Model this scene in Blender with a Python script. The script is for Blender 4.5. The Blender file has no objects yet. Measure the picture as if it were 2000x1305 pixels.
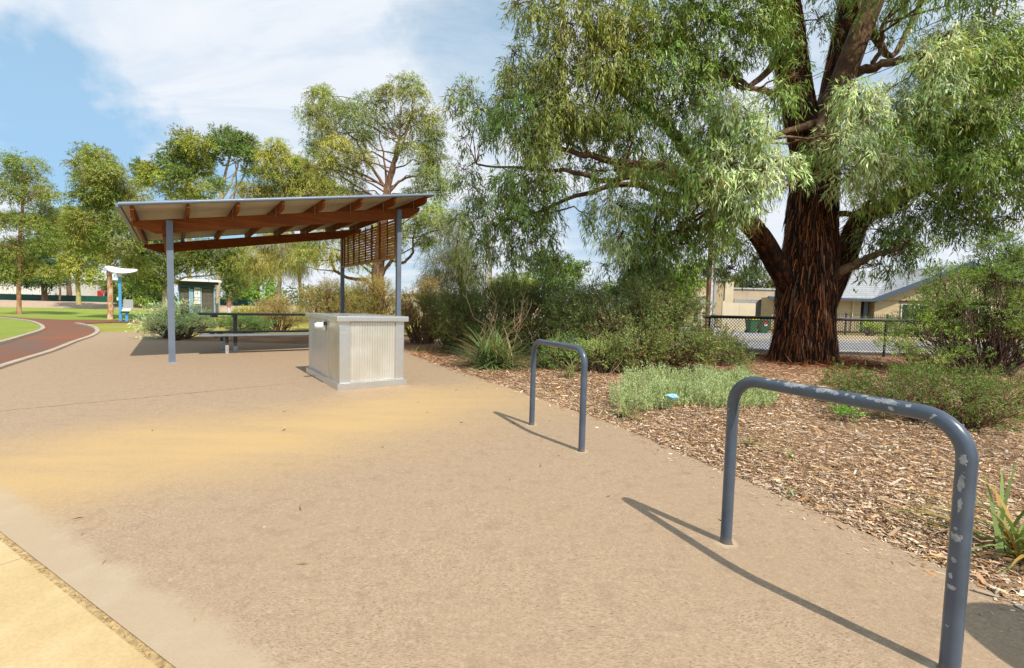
import bpy, bmesh, math, random
import numpy as np
from mathutils import Vector, Matrix, noise
random.seed(7); RNG = np.random.default_rng(7)
S = bpy.context.scene; COL = S.collection
# ------------------------------------------------------------------ camera
CF, CPITCH, CROLL, CH = 890.125, 0.059, 0.024, 1.2          # focal length in photo pixels (2000 wide), tilt, roll, eye height
cp, sp = math.cos(CPITCH), math.sin(CPITCH)
_w = np.array([0, cp, -sp]); _u0 = np.array([0, sp, cp]); _r0 = np.array([1.0, 0, 0])
_r = _r0*math.cos(CROLL)+_u0*math.sin(CROLL); _u = -_r0*math.sin(CROLL)+_u0*math.cos(CROLL)
cd = bpy.data.cameras.new('camera'); cam = bpy.data.objects.new('camera', cd); COL.objects.link(cam)
cd.sensor_width = 36; cd.lens = 36*CF/2000; cd.clip_start = 0.05; cd.clip_end = 2000
M = Matrix(((_r[0], _u[0], -_w[0], 0), (_r[1], _u[1], -_w[1], 0), (_r[2], _u[2], -_w[2], CH), (0, 0, 0, 1)))
cam.matrix_world = M; S.camera = cam
S.view_settings.view_transform = 'Standard'; S.view_settings.look = 'None'; S.view_settings.exposure = 0

def ray(px, py):
    return _w*CF+_r*(px-1000)-_u*(py-652.5)
def at(px, py, Y):                      # surveyed point at depth Y
    d = ray(px, py); return np.array([0, 0, CH])+d*(Y/d[1])
def gp(px, py, z=0.0):                  # surveyed point on the ground
    d = ray(px, py); t = (z-CH)/d[2]; p = np.array([0, 0, CH])+d*t; return (p[0], p[1])

# ------------------------------------------------------------------ helpers: nodes
class NT:
    def __init__(s, name):
        s.m = bpy.data.materials.new(name); s.m.use_nodes = True
        s.t = s.m.node_tree; s.t.nodes.clear()
        s.out = s.n('ShaderNodeOutputMaterial')
    def n(s, typ, ins=None, **kw):
        nd = s.t.nodes.new(typ)
        for k, v in kw.items(): setattr(nd, k, v)
        if ins:
            for k, v in ins.items():
                sock = nd.inputs[k]
                if hasattr(v, 'is_output') or isinstance(v, bpy.types.NodeSocket): s.t.links.new(v, sock)
                else:
                    if isinstance(v, (tuple, list)) and sock.type == 'RGBA' and len(v) == 3: v = (*v, 1)
                    sock.default_value = v
        return nd
    def math(s, op, a, b=0.0, c=0.0, clamp=False):
        return s.n('ShaderNodeMath', {0: a, 1: b, 2: c}, operation=op, use_clamp=clamp).outputs[0]
    def coord(s, kind='Object', scale=(1, 1, 1), rot=(0, 0, 0), loc=(0, 0, 0)):
        tc = s.n('ShaderNodeTexCoord')
        return s.n('ShaderNodeMapping', {'Vector': tc.outputs[kind], 'Scale': scale, 'Rotation': rot, 'Location': loc}).outputs[0]
    def noise(s, vec, scale, detail=4, rough=.55, dist=0.0, out='Fac'):
        return s.n('ShaderNodeTexNoise', {'Vector': vec, 'Scale': scale, 'Detail': detail, 'Roughness': rough, 'Distortion': dist}).outputs[out]
    def ramp(s, fac, stops, interp='LINEAR'):
        r = s.n('ShaderNodeValToRGB', {'Fac': fac}); cr = r.color_ramp; cr.interpolation = interp
        while len(cr.elements) > 1: cr.elements.remove(cr.elements[-1])
        for i, (p, c) in enumerate(stops):
            e = cr.elements[0] if i == 0 else cr.elements.new(p)
            e.position = p; e.color = (*c, 1) if len(c) == 3 else c
        return r.outputs[0]
    def mix(s, f, a, b, typ='MIX'):
        nd = s.n('ShaderNodeMix', data_type='RGBA', blend_type=typ)
        for k, v in ((0, f), (6, a), (7, b)):
            if isinstance(v, bpy.types.NodeSocket): s.t.links.new(v, nd.inputs[k])
            else: nd.inputs[k].default_value = (*v, 1) if isinstance(v, tuple) and len(v) == 3 else v
        return nd.outputs[2]
    def maprange(s, v, a, b, c=0.0, d=1.0, smooth=True):
        return s.n('ShaderNodeMapRange', {0: v, 1: a, 2: b, 3: c, 4: d}, interpolation_type='SMOOTHSTEP' if smooth else 'LINEAR').outputs[0]
    def bsdf(s, color, rough=.7, metal=0.0, spec=.5, bump=None, bstr=.3, bdist=.01, **kw):
        ins = {'Base Color': color, 'Roughness': rough, 'Metallic': metal, 'Specular IOR Level': spec}
        b = s.n('ShaderNodeBsdfPrincipled', ins)
        if bump is not None:
            bn = s.n('ShaderNodeBump', {'Height': bump, 'Strength': bstr, 'Distance': bdist})
            s.t.links.new(bn.outputs[0], b.inputs['Normal'])
        return b.outputs[0]
    def done(s, sh):
        s.t.links.new(sh, s.out.inputs[0]); return s.m

def srgb(r, g, b):
    f = lambda c: (c/255/12.92) if c/255 <= .04045 else ((c/255+.055)/1.055)**2.4
    return (f(r), f(g), f(b))

def plain(name, col, rough=.6, metal=0.0, var=.12, scale=6.0, bstr=.15, spec=.5, bscale=60.0):
    t = NT(name); v = t.coord()
    n = t.noise(v, scale, 5)
    dark = tuple(c*(1-var*1.6) for c in col); lite = tuple(min(1, c*(1+var)) for c in col)
    c = t.ramp(n, [(.3, dark), (.7, lite)])
    b = t.noise(v, bscale, 3)
    r = t.maprange(n, .3, .7, rough-.08, rough+.08)
    return t.done(t.bsdf(c, r, metal, spec, b, bstr, .004))

# ------------------------------------------------------------------ helpers: mesh
class MB:
    def __init__(s): s.v = []; s.f = []; s.sm = []
    def add(s, vs, fs, smooth=False):
        o = len(s.v); s.v += [tuple(map(float, p)) for p in vs]; s.f += [tuple(i+o for i in f) for f in fs]; s.sm += [smooth]*len(fs); return s
    def box(s, c, d, rz=0.0, R=None, bev=0.0):
        x, y, z = (k/2 for k in d)
        bm = bmesh.new(); bmesh.ops.create_cube(bm, size=1.0)
        bmesh.ops.scale(bm, vec=(2*x, 2*y, 2*z), verts=bm.verts)
        if bev: bmesh.ops.bevel(bm, geom=bm.edges[:], offset=bev, segments=2, affect='EDGES', profile=.7)
        Mx = R if R is not None else Matrix.Rotation(rz, 3, 'Z')
        bm.verts.ensure_lookup_table()
        vs = [tuple(Mx @ v.co+Vector(c)) for v in bm.verts]; fs = [[v.index for v in f.verts] for f in bm.faces]
        bm.free(); return s.add(vs, fs)
    def bar(s, a, b, w, h, bev=0.0, up=(0, 0, 1)):       # box beam from a to b
        a, b = Vector(a), Vector(b); d = b-a; L = d.length; x = d/L
        y = Vector(up).cross(x).normalized(); z = x.cross(y)
        R = Matrix((x, y, z)).transposed()
        return s.box((a+b)/2, (L, w, h), R=R, bev=bev)
    def tube(s, pts, rad, n=8, cap=True, smooth=True):
        P = np.array(pts, float); K = len(P); rad = np.broadcast_to(np.array(rad, float), (K,))
        T = np.gradient(P, axis=0); T /= np.linalg.norm(T, axis=1)[:, None]+1e-12
        ref = np.array([0, 0, 1.0]) if abs(T[0][2]) < .9 else np.array([1.0, 0, 0])
        N = np.cross(T[0], ref); N /= np.linalg.norm(N)
        vs = []; a = np.linspace(0, 2*np.pi, n, endpoint=False); ca, sa = np.cos(a), np.sin(a)
        for i in range(K):
            N = N-T[i]*(N@T[i]); N /= np.linalg.norm(N)+1e-12; B = np.cross(T[i], N)
            vs.append(P[i]+rad[i]*(ca[:, None]*N+sa[:, None]*B))
        vs = np.concatenate(vs); fs = []
        for i in range(K-1):
            for j in range(n):
                k = (j+1) % n; fs.append((i*n+j, i*n+k, (i+1)*n+k, (i+1)*n+j))
        s.add(vs.tolist(), fs, smooth)
        if cap:
            s.add(vs[:n].tolist(), [tuple(range(n-1, -1, -1))]); s.add(vs[-n:].tolist(), [tuple(range(n))])
        return s
    def cyl(s, c, r, h, n=16, axis='Z', r2=None):
        c = np.array(c, float); d = {'X': (1, 0, 0), 'Y': (0, 1, 0), 'Z': (0, 0, 1)}[axis]; d = np.array(d)*h/2
        return s.tube([c-d, c+d], [r, r if r2 is None else r2], n)
    def prism(s, poly, z0, z1):                          # extruded polygon (x,y)
        n = len(poly)
        vs = [(p[0], p[1], z0) for p in poly]+[(p[0], p[1], z1) for p in poly]
        fs = [tuple(range(n-1, -1, -1)), tuple(range(n, 2*n))]+[(i, (i+1) % n, n+(i+1) % n, n+i) for i in range(n)]
        return s.add(vs, fs)
    def extrude(s, prof, a, b, up=(0, 0, 1)):            # 2-D profile (side, up) swept from a to b
        a, b = Vector(a), Vector(b); x = (b-a).normalized(); y = Vector(up).cross(x).normalized(); z = x.cross(y)
        n = len(prof); vs = [tuple(a+y*p[0]+z*p[1]) for p in prof]+[tuple(b+y*p[0]+z*p[1]) for p in prof]
        fs = [tuple(range(n-1, -1, -1)), tuple(range(n, 2*n))]+[(i, (i+1) % n, n+(i+1) % n, n+i) for i in range(n)]
        return s.add(vs, fs)
    def sheet(s, poly, z): return s.add([(p[0], p[1], z) for p in poly], [tuple(range(len(poly)))])
    def build(s, name, mat, parent=None, loc=None):
        me = bpy.data.meshes.new(name); me.from_pydata(s.v, [], s.f); me.update()
        if any(s.sm): me.polygons.foreach_set('use_smooth', s.sm)
        bm = bmesh.new(); bm.from_mesh(me); bmesh.ops.recalc_face_normals(bm, faces=bm.faces); bm.to_mesh(me); bm.free()
        me.materials.append(mat); o = bpy.data.objects.new(name, me); COL.objects.link(o)
        if parent is not None: o.parent = parent
        if loc is not None: o.location = loc
        return o

def tag(o, label=None, cat=None, group=None, kind=None):
    for k, v in (('label', label), ('category', cat), ('group', group), ('kind', kind)):
        if v is not None: o[k] = v
    return o
def empty(name, loc, rz=0.0):
    o = bpy.data.objects.new(name, None); COL.objects.link(o); o.location = tuple(loc); o.rotation_euler = (0, 0, rz); o.empty_display_size = .2; return o
def copy_tree(o, parent=None):
    c = o.copy(); COL.objects.link(c)
    if parent is not None: c.parent = parent
    for ch in list(o.children): copy_tree(ch, c)
    return c
def struct(o): o['kind'] = 'structure'; return o

def spline(pts, n=6):                                    # Catmull-Rom resample, rows may carry extra columns (radius)
    P = np.array(pts, float); Q = np.vstack([2*P[0]-P[1], P, 2*P[-1]-P[-2]]); out = []
    for i in range(1, len(Q)-2):
        for k in range(n):
            t = k/n; a, b, c, d = Q[i-1], Q[i], Q[i+1], Q[i+2]
            out.append(.5*((2*b)+(c-a)*t+(2*a-5*b+4*c-d)*t*t+(3*b-a-3*c+d)*t**3))
    out.append(P[-1]); return np.array(out)

# ------------------------------------------------------------------ foliage
DT, DS = 2.9, 1.8
def quads(name, V, C, mat, parent=None, loc=(0, 0, 0), nv=4):
    n = len(V)//nv; me = bpy.data.meshes.new(name)
    me.vertices.add(len(V)); me.vertices.foreach_set('co', (V-np.array(loc)).astype(np.float32).ravel())
    me.loops.add(len(V)); me.loops.foreach_set('vertex_index', np.arange(len(V), dtype=np.int32))
    me.polygons.add(n); me.polygons.foreach_set('loop_start', np.arange(n, dtype=np.int32)*nv)
    me.update(calc_edges=True)
    a = me.color_attributes.new('tint', 'FLOAT_COLOR', 'POINT')
    cc = np.ones((len(V), 4), np.float32); cc[:, :3] = np.repeat(C, nv, axis=0); a.data.foreach_set('color', cc.ravel())
    me.materials.append(mat); o = bpy.data.objects.new(name, me); COL.objects.link(o)
    if parent is not None: o.parent = parent
    return o
def unit(a): return a/(np.linalg.norm(a, axis=-1, keepdims=True)+1e-9)
def rsphere(n): return unit(RNG.normal(size=(n, 3)))
def leaf_quads(P, D, L, W, NB=None):
    side = unit(np.cross(D, rsphere(len(P)) if NB is None else NB+rsphere(len(P))*.55)); L = L[:, None]; W = W[:, None]
    nrm = np.cross(D, side); bow = nrm*L*RNG.uniform(-.12, .12, (len(P), 1))
    V = np.empty((len(P), 4, 3)); V[:, 0] = P; V[:, 2] = P+D*L
    V[:, 1] = P+D*L*.45+side*W*.5+bow; V[:, 3] = P+D*L*.45-side*W*.5+bow
    return V.reshape(-1, 3)
def sprays(P, A, slen, tint, m, leaf, spread=.8, droop=.5, along=.6, jit=.22, odd=None, oddp=.05, NB=None):
    n = len(P); t = RNG.uniform(.1, 1, (n, m, 1)); A_ = A[:, None, :]; sl = slen[:, None, None]
    dn = np.array([0, 0, -1.0])
    base = P[:, None, :]+A_*sl*t+dn*droop*sl*t*t+RNG.normal(size=(n, m, 3))*leaf[0]*.18
    D = unit(A_*along+dn*droop*(.5+t)+RNG.normal(size=(n, m, 3))*spread*.6)
    k = n*m; base = base.reshape(k, 3); D = D.reshape(k, 3)
    L = leaf[0]*RNG.uniform(.6, 1.25, k); W = leaf[1]*RNG.uniform(.7, 1.25, k)
    C = np.repeat(tint, m, axis=0)*RNG.uniform(1-jit, 1+jit, (k, 1))
    if odd is not None:
        q = RNG.random(k) < oddp; C[q] = np.array(odd)*RNG.uniform(.6, 1.3, (q.sum(), 1))
    return leaf_quads(base, D, L, W, None if NB is None else np.repeat(NB, m, axis=0)), C
def clump_sprays(c, r, n, tint, k=8, sub=.45, up=.15, shell=.55):
    """n spray origins in k lumps spread through an ellipsoid: position, axis, tint, lump centres"""
    c = np.array(c); r = np.array(r); d = rsphere(k); d[:, 2] = d[:, 2]*.9+.1
    cen = c+d*r*RNG.uniform(shell*.7, shell*1.25, (k, 1)); rr = r*sub*RNG.uniform(.75, 1.25, (k, 1))
    idx = RNG.integers(0, k, n); o = rsphere(n); rad = RNG.random((n, 1))**.45
    P = cen[idx]+o*rad*rr[idx]; A = unit(o*.9+unit(P-c)*.7+np.array([0, 0, up]))
    ht = RNG.uniform(.82, 1.18, (k, 3))*np.array([1, 1, 1])
    hue = RNG.uniform(.8, 1.22, (k, 1)); T = np.array(tint)*hue*(1+(ht-1)*.5)
    return P, A, T[idx], cen, unit(o*.55+unit(P-c)*.6+np.array([0, 0, .55]))
def leaf_mat(name, trans=.25, rough=.5, spec=.35, gain=1.0):
    t = NT(name); a = t.n('ShaderNodeAttribute', attribute_name='tint')
    n = t.noise(t.coord('Object'), 40, 2)
    col = t.mix(t.maprange(n, .3, .7, 0, .25), a.outputs['Color'], (.9, .85, .45), 'MULTIPLY')
    b = t.bsdf(col, rough, 0, spec)
    tr = t.n('ShaderNodeBsdfTranslucent', {'Color': t.mix(1.0, col, (1.15, 1.25, .7), 'MULTIPLY')}).outputs[0]
    return t.done(t.n('ShaderNodeMixShader', {0: trans, 1: b, 2: tr}).outputs[0])
LEAF = leaf_mat('leaf'); LEAFG = leaf_mat('glossy_leaf', .2, .38, .5); GRASSM = leaf_mat('grass_blade', .3, .55, .3)

def bark_mat(name, stops, sc=(7, 7, 1.2), bstr=.6):
    t = NT(name); v = t.coord('Object', sc); n = t.noise(v, 1.6, 6, .62, .4); n2 = t.noise(t.coord('Object'), 1.3, 3)
    f = t.math('ADD', t.math('MULTIPLY', n, .75), t.math('MULTIPLY', n2, .25))
    return t.done(t.bsdf(t.ramp(f, stops), .85, 0, .2, n, bstr, .03))
BARK_GUM = bark_mat('gum_bark', [(.3, (.10, .045, .022)), (.43, (.32, .13, .06)), (.55, (.46, .26, .15)), (.68, (.56, .47, .37))])
BARK_PALE = bark_mat('pale_bark', [(.3, (.2, .14, .09)), (.5, (.42, .33, .23)), (.7, (.55, .48, .38))], (4, 4, 1.5))
BARK_BROWN = bark_mat('brown_bark', [(.3, (.05, .03, .02)), (.5, (.16, .1, .065)), (.7, (.27, .19, .13))])
BARK_RED = bark_mat('red_bark', [(.3, (.05, .026, .017)), (.5, (.17, .09, .055)), (.7, (.36, .24, .16))])
BARK_DARK = bark_mat('dark_twig_bark', [(.3, (.03, .018, .012)), (.5, (.1, .06, .04)), (.7, (.2, .13, .09))])

def branch_path(a, b, sag, wob, k=5):
    a = np.array(a); b = np.array(b); t = np.linspace(0, 1, k)[:, None]; L = np.linalg.norm(b-a)
    P = a+(b-a)*t; P[:, 2] += (np.sin(t[:, 0]*np.pi)*sag*L)
    P[1:-1] += RNG.normal(size=(k-2, 3))*wob*L; return P

def tree(name, label, cat, Y, trunk, clumps, pal, dens=1.0, leaf=(.2, .05), slen=.5, m=10, droop=.4, spread=.8, k=9, sub=.40, up=.15,
         bark=BARK_GUM, group=None, odd=None, oddp=.05, jit=.22, brs=1.0, twigs=True, lm=LEAF, shell=.55, along=.6, dY=.8):
    """trunk rows: (px, py, radius m[, depth offset]); clumps: (px, py, rx px, ry px[, depth offset, tint gain])"""
    base = at(trunk[0][0], trunk[0][1], Y); root = empty(name, base); tag(root, label, cat, group)
    s = Y/CF
    T = spline([[*at(r[0], r[1], Y+(r[3] if len(r) > 3 else 0)), r[2]] for r in trunk], 5)
    mb = MB(); tp = T[:, :3].copy(); tp[0, 2] -= .15
    tp[1:-1] += RNG.normal(size=(len(tp)-2, 3))*T[1:-1, 3:4]*.12
    rr = T[:, 3].copy(); rr[0] *= 1.2; mb.tube(tp-base, rr, 10)
    Vs, Cs = [], []; br = MB()
    for c in clumps:
        dy = c[4] if len(c) > 4 else RNG.uniform(-1, 1)*dY; gain = c[5] if len(c) > 5 else 1.0
        cen = at(c[0]+RNG.normal()*.12*c[2], c[1]+RNG.normal()*.15*c[3], Y+dy); jr = RNG.uniform(.8, 1.2, 2); c = (c[0], c[1], c[2]*jr[0], c[3]*jr[1]); rx, rz = c[2]*s*1.02, c[3]*s*1.02; ry = .85*(rx+rz)/2
        tint = np.array(pal[RNG.integers(len(pal))])*gain*np.array((1.34, 1.4, 1.0))*RNG.uniform(.8, 1.15)
        n = int(DT*RNG.uniform(.6, 1.35)*dens*rx*rz*3.14/(leaf[0]*leaf[1]*m)*1.1)+4
        P, A, TT, sc, NB = clump_sprays(cen, (rx, ry, rz), n, tint, k, sub, up, shell)
        V, C = sprays(P, A, np.full(n, slen)*RNG.uniform(.6, 1.2, n), TT, m, leaf, spread, droop, along, jit, odd, oddp, NB)
        Vs.append(V); Cs.append(C)
        # limb from the trunk to this clump
        dist = np.linalg.norm(T[:, :3]-cen, axis=1); low = T[:, 2] < cen[2]-.25*np.hypot(*(T[:, :2]-cen[:2]).T)
        dist = np.where(low, dist, dist+100); i = int(np.argmin(dist))
        L = np.linalg.norm(cen-T[i, :3])
        if L > .3:
            Pb = branch_path(T[i, :3], cen, .08, .05); r0 = min(T[i, 3]*.5, .012+.013*L)*brs
            br.tube(Pb-base, np.linspace(r0, r0*.4, len(Pb)), 6, cap=False)
        else: r0 = T[i, 3]*.5
        if twigs:
            for q in sc:
                Pb = branch_path(cen+(RNG.random(3)-.5)*.1*rx, q, .05, .07, 4)
                br.tube(Pb-base, np.linspace(r0*.38+.002, r0*.12+.002, len(Pb)), 4, cap=False)
    if len(clumps) <= 3: mb.add(br.v, br.f, True)
    else: br.build('branches', bark, root)
    mb.build('trunk', bark, root)
    quads('crown', np.concatenate(Vs), np.concatenate(Cs), lm, root, base)
    return root

def shrub(name, label, cat, base, lumps, pal, dens=1.0, leaf=(.04, .012), slen=.14, m=12, droop=-.1, spread=.9, k=15, sub=.38, up=.5, group=None,
          bark=BARK_BROWN, odd=None, oddp=.05, jit=.25, lm=LEAF, along=.8, stems=1.0, shell=.6):
    """base: (x, y) on the ground; lumps: centre offset (x, y, z) and radii, metres"""
    b = np.array([base[0], base[1], 0.0]); root = empty(name, b); tag(root, label, cat, group)
    Vs, Cs = [], []; br = MB()
    for (x, y, z, rx, ry, rz, *g) in lumps:
        cen = b+np.array([x, y, z]); n = int(DS*dens*(rx*rz+rx*ry+ry*rz)/3*3.14/(leaf[0]*leaf[1]*m)*1.6)+4
        tint = np.array(pal[RNG.integers(len(pal))])*(g[0] if g else 1)*np.array((1.58, 1.52, 1.15))
        P, A, TT, sc, NB = clump_sprays(cen, (rx, ry, rz), n, tint, k, sub, up, shell)
        keep = P[:, 2] > .02; P, A, TT, NB = P[keep], A[keep], TT[keep], NB[keep]; n = len(P)
        V, C = sprays(P, A, np.full(n, slen)*RNG.uniform(.6, 1.2, n), TT, m, leaf, spread, droop, along, jit, odd, oddp, NB)
        Vs.append(V); Cs.append(C)
        foot = b+np.array([x*.35, y*.35, -.03]); r0 = (.012+.012*rx)*stems
        for q in sc:
            q = q.copy(); q[2] = max(q[2], .05)
            Pb = branch_path(foot+RNG.normal(size=3)*np.array([.05, .05, 0]), q, .04, .06, 5)
            br.tube(Pb-b, np.linspace(r0, r0*.3, 5), 5, cap=False)
            for _ in range(3):
                e = q+rsphere(1)[0]*np.array([rx, ry, rz])*.4; e[2] = max(e[2], .04)
                Pt = branch_path(Pb[3], e, .03, .08, 4); br.tube(Pt-b, np.linspace(r0*.4, r0*.15, 4), 4, cap=False)
    br.build('stems', bark, root)
    quads('foliage', np.concatenate(Vs), np.concatenate(Cs), lm, root, b)
    return root

def blades(base, n, L, W, tilt, tint, jit=.25, odd=None, oddp=.15, R=.1, segs=4, zmin=.01):
    """curved strap leaves from a tuft; returns quads"""
    V, C = [], []
    for i in range(n):
        az = random.uniform(0, 2*math.pi); r = R*math.sqrt(random.random()); l = L*random.uniform(.5, 1.1); w = W*random.uniform(.6, 1.2)
        th = random.uniform(tilt[0], tilt[1]); bend = random.uniform(.5, 1.6)
        p = np.array([base[0]+r*math.cos(az*3.1), base[1]+r*math.sin(az*3.1), 0.0]); h = np.array([math.cos(az), math.sin(az), 0]); sd = np.array([-h[1], h[0], 0])
        prev = None; col = np.array(tint)*random.uniform(1-jit, 1+jit)
        if odd is not None and random.random() < oddp: col = np.array(odd)*random.uniform(.7, 1.2)
        for k in range(segs+1):
            t = k/segs; a = th+bend*t; ww = w*(1-t**2.5)*.5+.0006
            if k: p = p+(h*math.sin(a)+np.array([0, 0, math.cos(a)]))*l/segs
            if p[2] < zmin: p[2] = zmin
            cur = (p-sd*ww, p+sd*ww)
            if prev is not None: V += [prev[0], prev[1], cur[1], cur[0]]; C.append(col)
            prev = cur
    return np.array(V), np.array(C)
# ------------------------------------------------------------------ light and sky
SUN_AZ, SUN_EL = math.radians(143.3), math.radians(50.5)
W = bpy.data.worlds.new('World'); S.world = W; W.use_nodes = True
wt = NT.__new__(NT); wt.t = W.node_tree; wt.t.nodes.clear()
wout = wt.n('ShaderNodeOutputWorld')
sky = wt.n('ShaderNodeTexSky'); sky.sky_type = 'NISHITA'; sky.sun_disc = False
sky.sun_elevation = SUN_EL; sky.sun_rotation = SUN_AZ; sky.air_density = 1.0; sky.dust_density = .6; sky.ozone_density = 1.6
gen = wt.n('ShaderNodeTexCoord').outputs['Generated']
dirn = wt.n('ShaderNodeVectorMath', {0: gen}, operation='NORMALIZE').outputs[0]
sx = wt.n('ShaderNodeSeparateXYZ', {0: dirn}); zz = wt.math('MAXIMUM', wt.math('ADD', sx.outputs[2], .16), .05)
cv = wt.n('ShaderNodeCombineXYZ', {0: wt.math('DIVIDE', sx.outputs[0], zz), 1: wt.math('DIVIDE', sx.outputs[1], zz), 2: 0.0}).outputs[0]
wrp = wt.n('ShaderNodeTexNoise', {'Vector': dirn, 'Scale': 3.2, 'Detail': 6, 'Roughness': .6}).outputs['Color']
wrp = wt.n('ShaderNodeVectorMath', {0: wt.n('ShaderNodeVectorMath', {0: wrp, 1: (.5, .5, .5)}, operation='SUBTRACT').outputs[0], 3: .5}, operation='SCALE').outputs[0]
dw = wt.n('ShaderNodeVectorMath', {0: dirn, 1: wrp}, operation='ADD').outputs[0]; dw = wt.n('ShaderNodeVectorMath', {0: dw}, operation='NORMALIZE').outputs[0]
cm = wt.n('ShaderNodeMapping', {'Vector': cv, 'Rotation': (0, 0, math.radians(-24)), 'Scale': (.8, 2.6, 1)}).outputs[0]
cn = wt.noise(cm, 1.35, 10, .6, .7); cn2 = wt.noise(cv, .9, 6, .6, .4)
blue = None
for (px, py, rad, k) in [(40, 190, 6, 1.1), (130, 195, 6.5, 1.3), (215, 215, 5, 1.0), (190, 290, 3.5, .35), (330, 330, 4, .3), (430, 395, 6, 1), (235, 345, 4, .35),
                         (960, 110, 7, .8), (1010, 40, 6, .5), (1690, 150, 7, .5), (1590, 250, 6, .45), (1190, 480, 6, .55), (830, 500, 6, .4)]:
    d = ray(px, py); d = d/np.linalg.norm(d)
    dp = wt.n('ShaderNodeVectorMath', {0: dw, 1: tuple(d)}, operation='DOT_PRODUCT').outputs['Value']
    g = wt.math('MULTIPLY', wt.maprange(dp, math.cos(math.radians(rad*1.7)), 1.0, 0, 1), k*1.15)
    blue = g if blue is None else wt.math('MAXIMUM', blue, g)
back = wt.maprange(sx.outputs[1], .55, .1, 0, .88)
blue = wt.math('MAXIMUM', blue, back)
f = wt.math('SUBTRACT', 1.12, blue)
f = wt.math('ADD', f, wt.math('MULTIPLY', wt.math('SUBTRACT', cn, .5), 1.5))
f = wt.math('ADD', f, wt.math('MULTIPLY', wt.math('SUBTRACT', cn2, .5), .8))
f = wt.maprange(f, -.05, 1.1, .03, .985, False)
skyc = wt.mix(1.0, sky.outputs[0], (.275, .275, .228), 'MULTIPLY')
ccol = wt.mix(wt.maprange(cn, .3, .7, 0, 1), (.80, .87, .97), (.92, .955, 1.0))
skyc = wt.mix(1.0, skyc, wt.mix(wt.maprange(sx.outputs[2], 0, .55, 0, 1), (.24, .32, .50), (1.08, 1.06, 1.0)), 'MULTIPLY')
tot = wt.mix(f, skyc, ccol)
bg = wt.n('ShaderNodeBackground', {'Color': tot, 'Strength': 1.0})
wt.t.links.new(bg.outputs[0], wout.inputs[0])
sl = bpy.data.lights.new('sun', 'SUN'); sl.energy = 5.0; sl.angle = math.radians(.53); sl.color = (1.0, .93, .82)
so = bpy.data.objects.new('sun', sl); COL.objects.link(so)
sd = Vector((math.sin(SUN_AZ)*math.cos(SUN_EL), math.cos(SUN_AZ)*math.cos(SUN_EL), math.sin(SUN_EL)))
so.rotation_euler = sd.to_track_quat('Z', 'Y').to_euler(); so.location = sd*60

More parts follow.
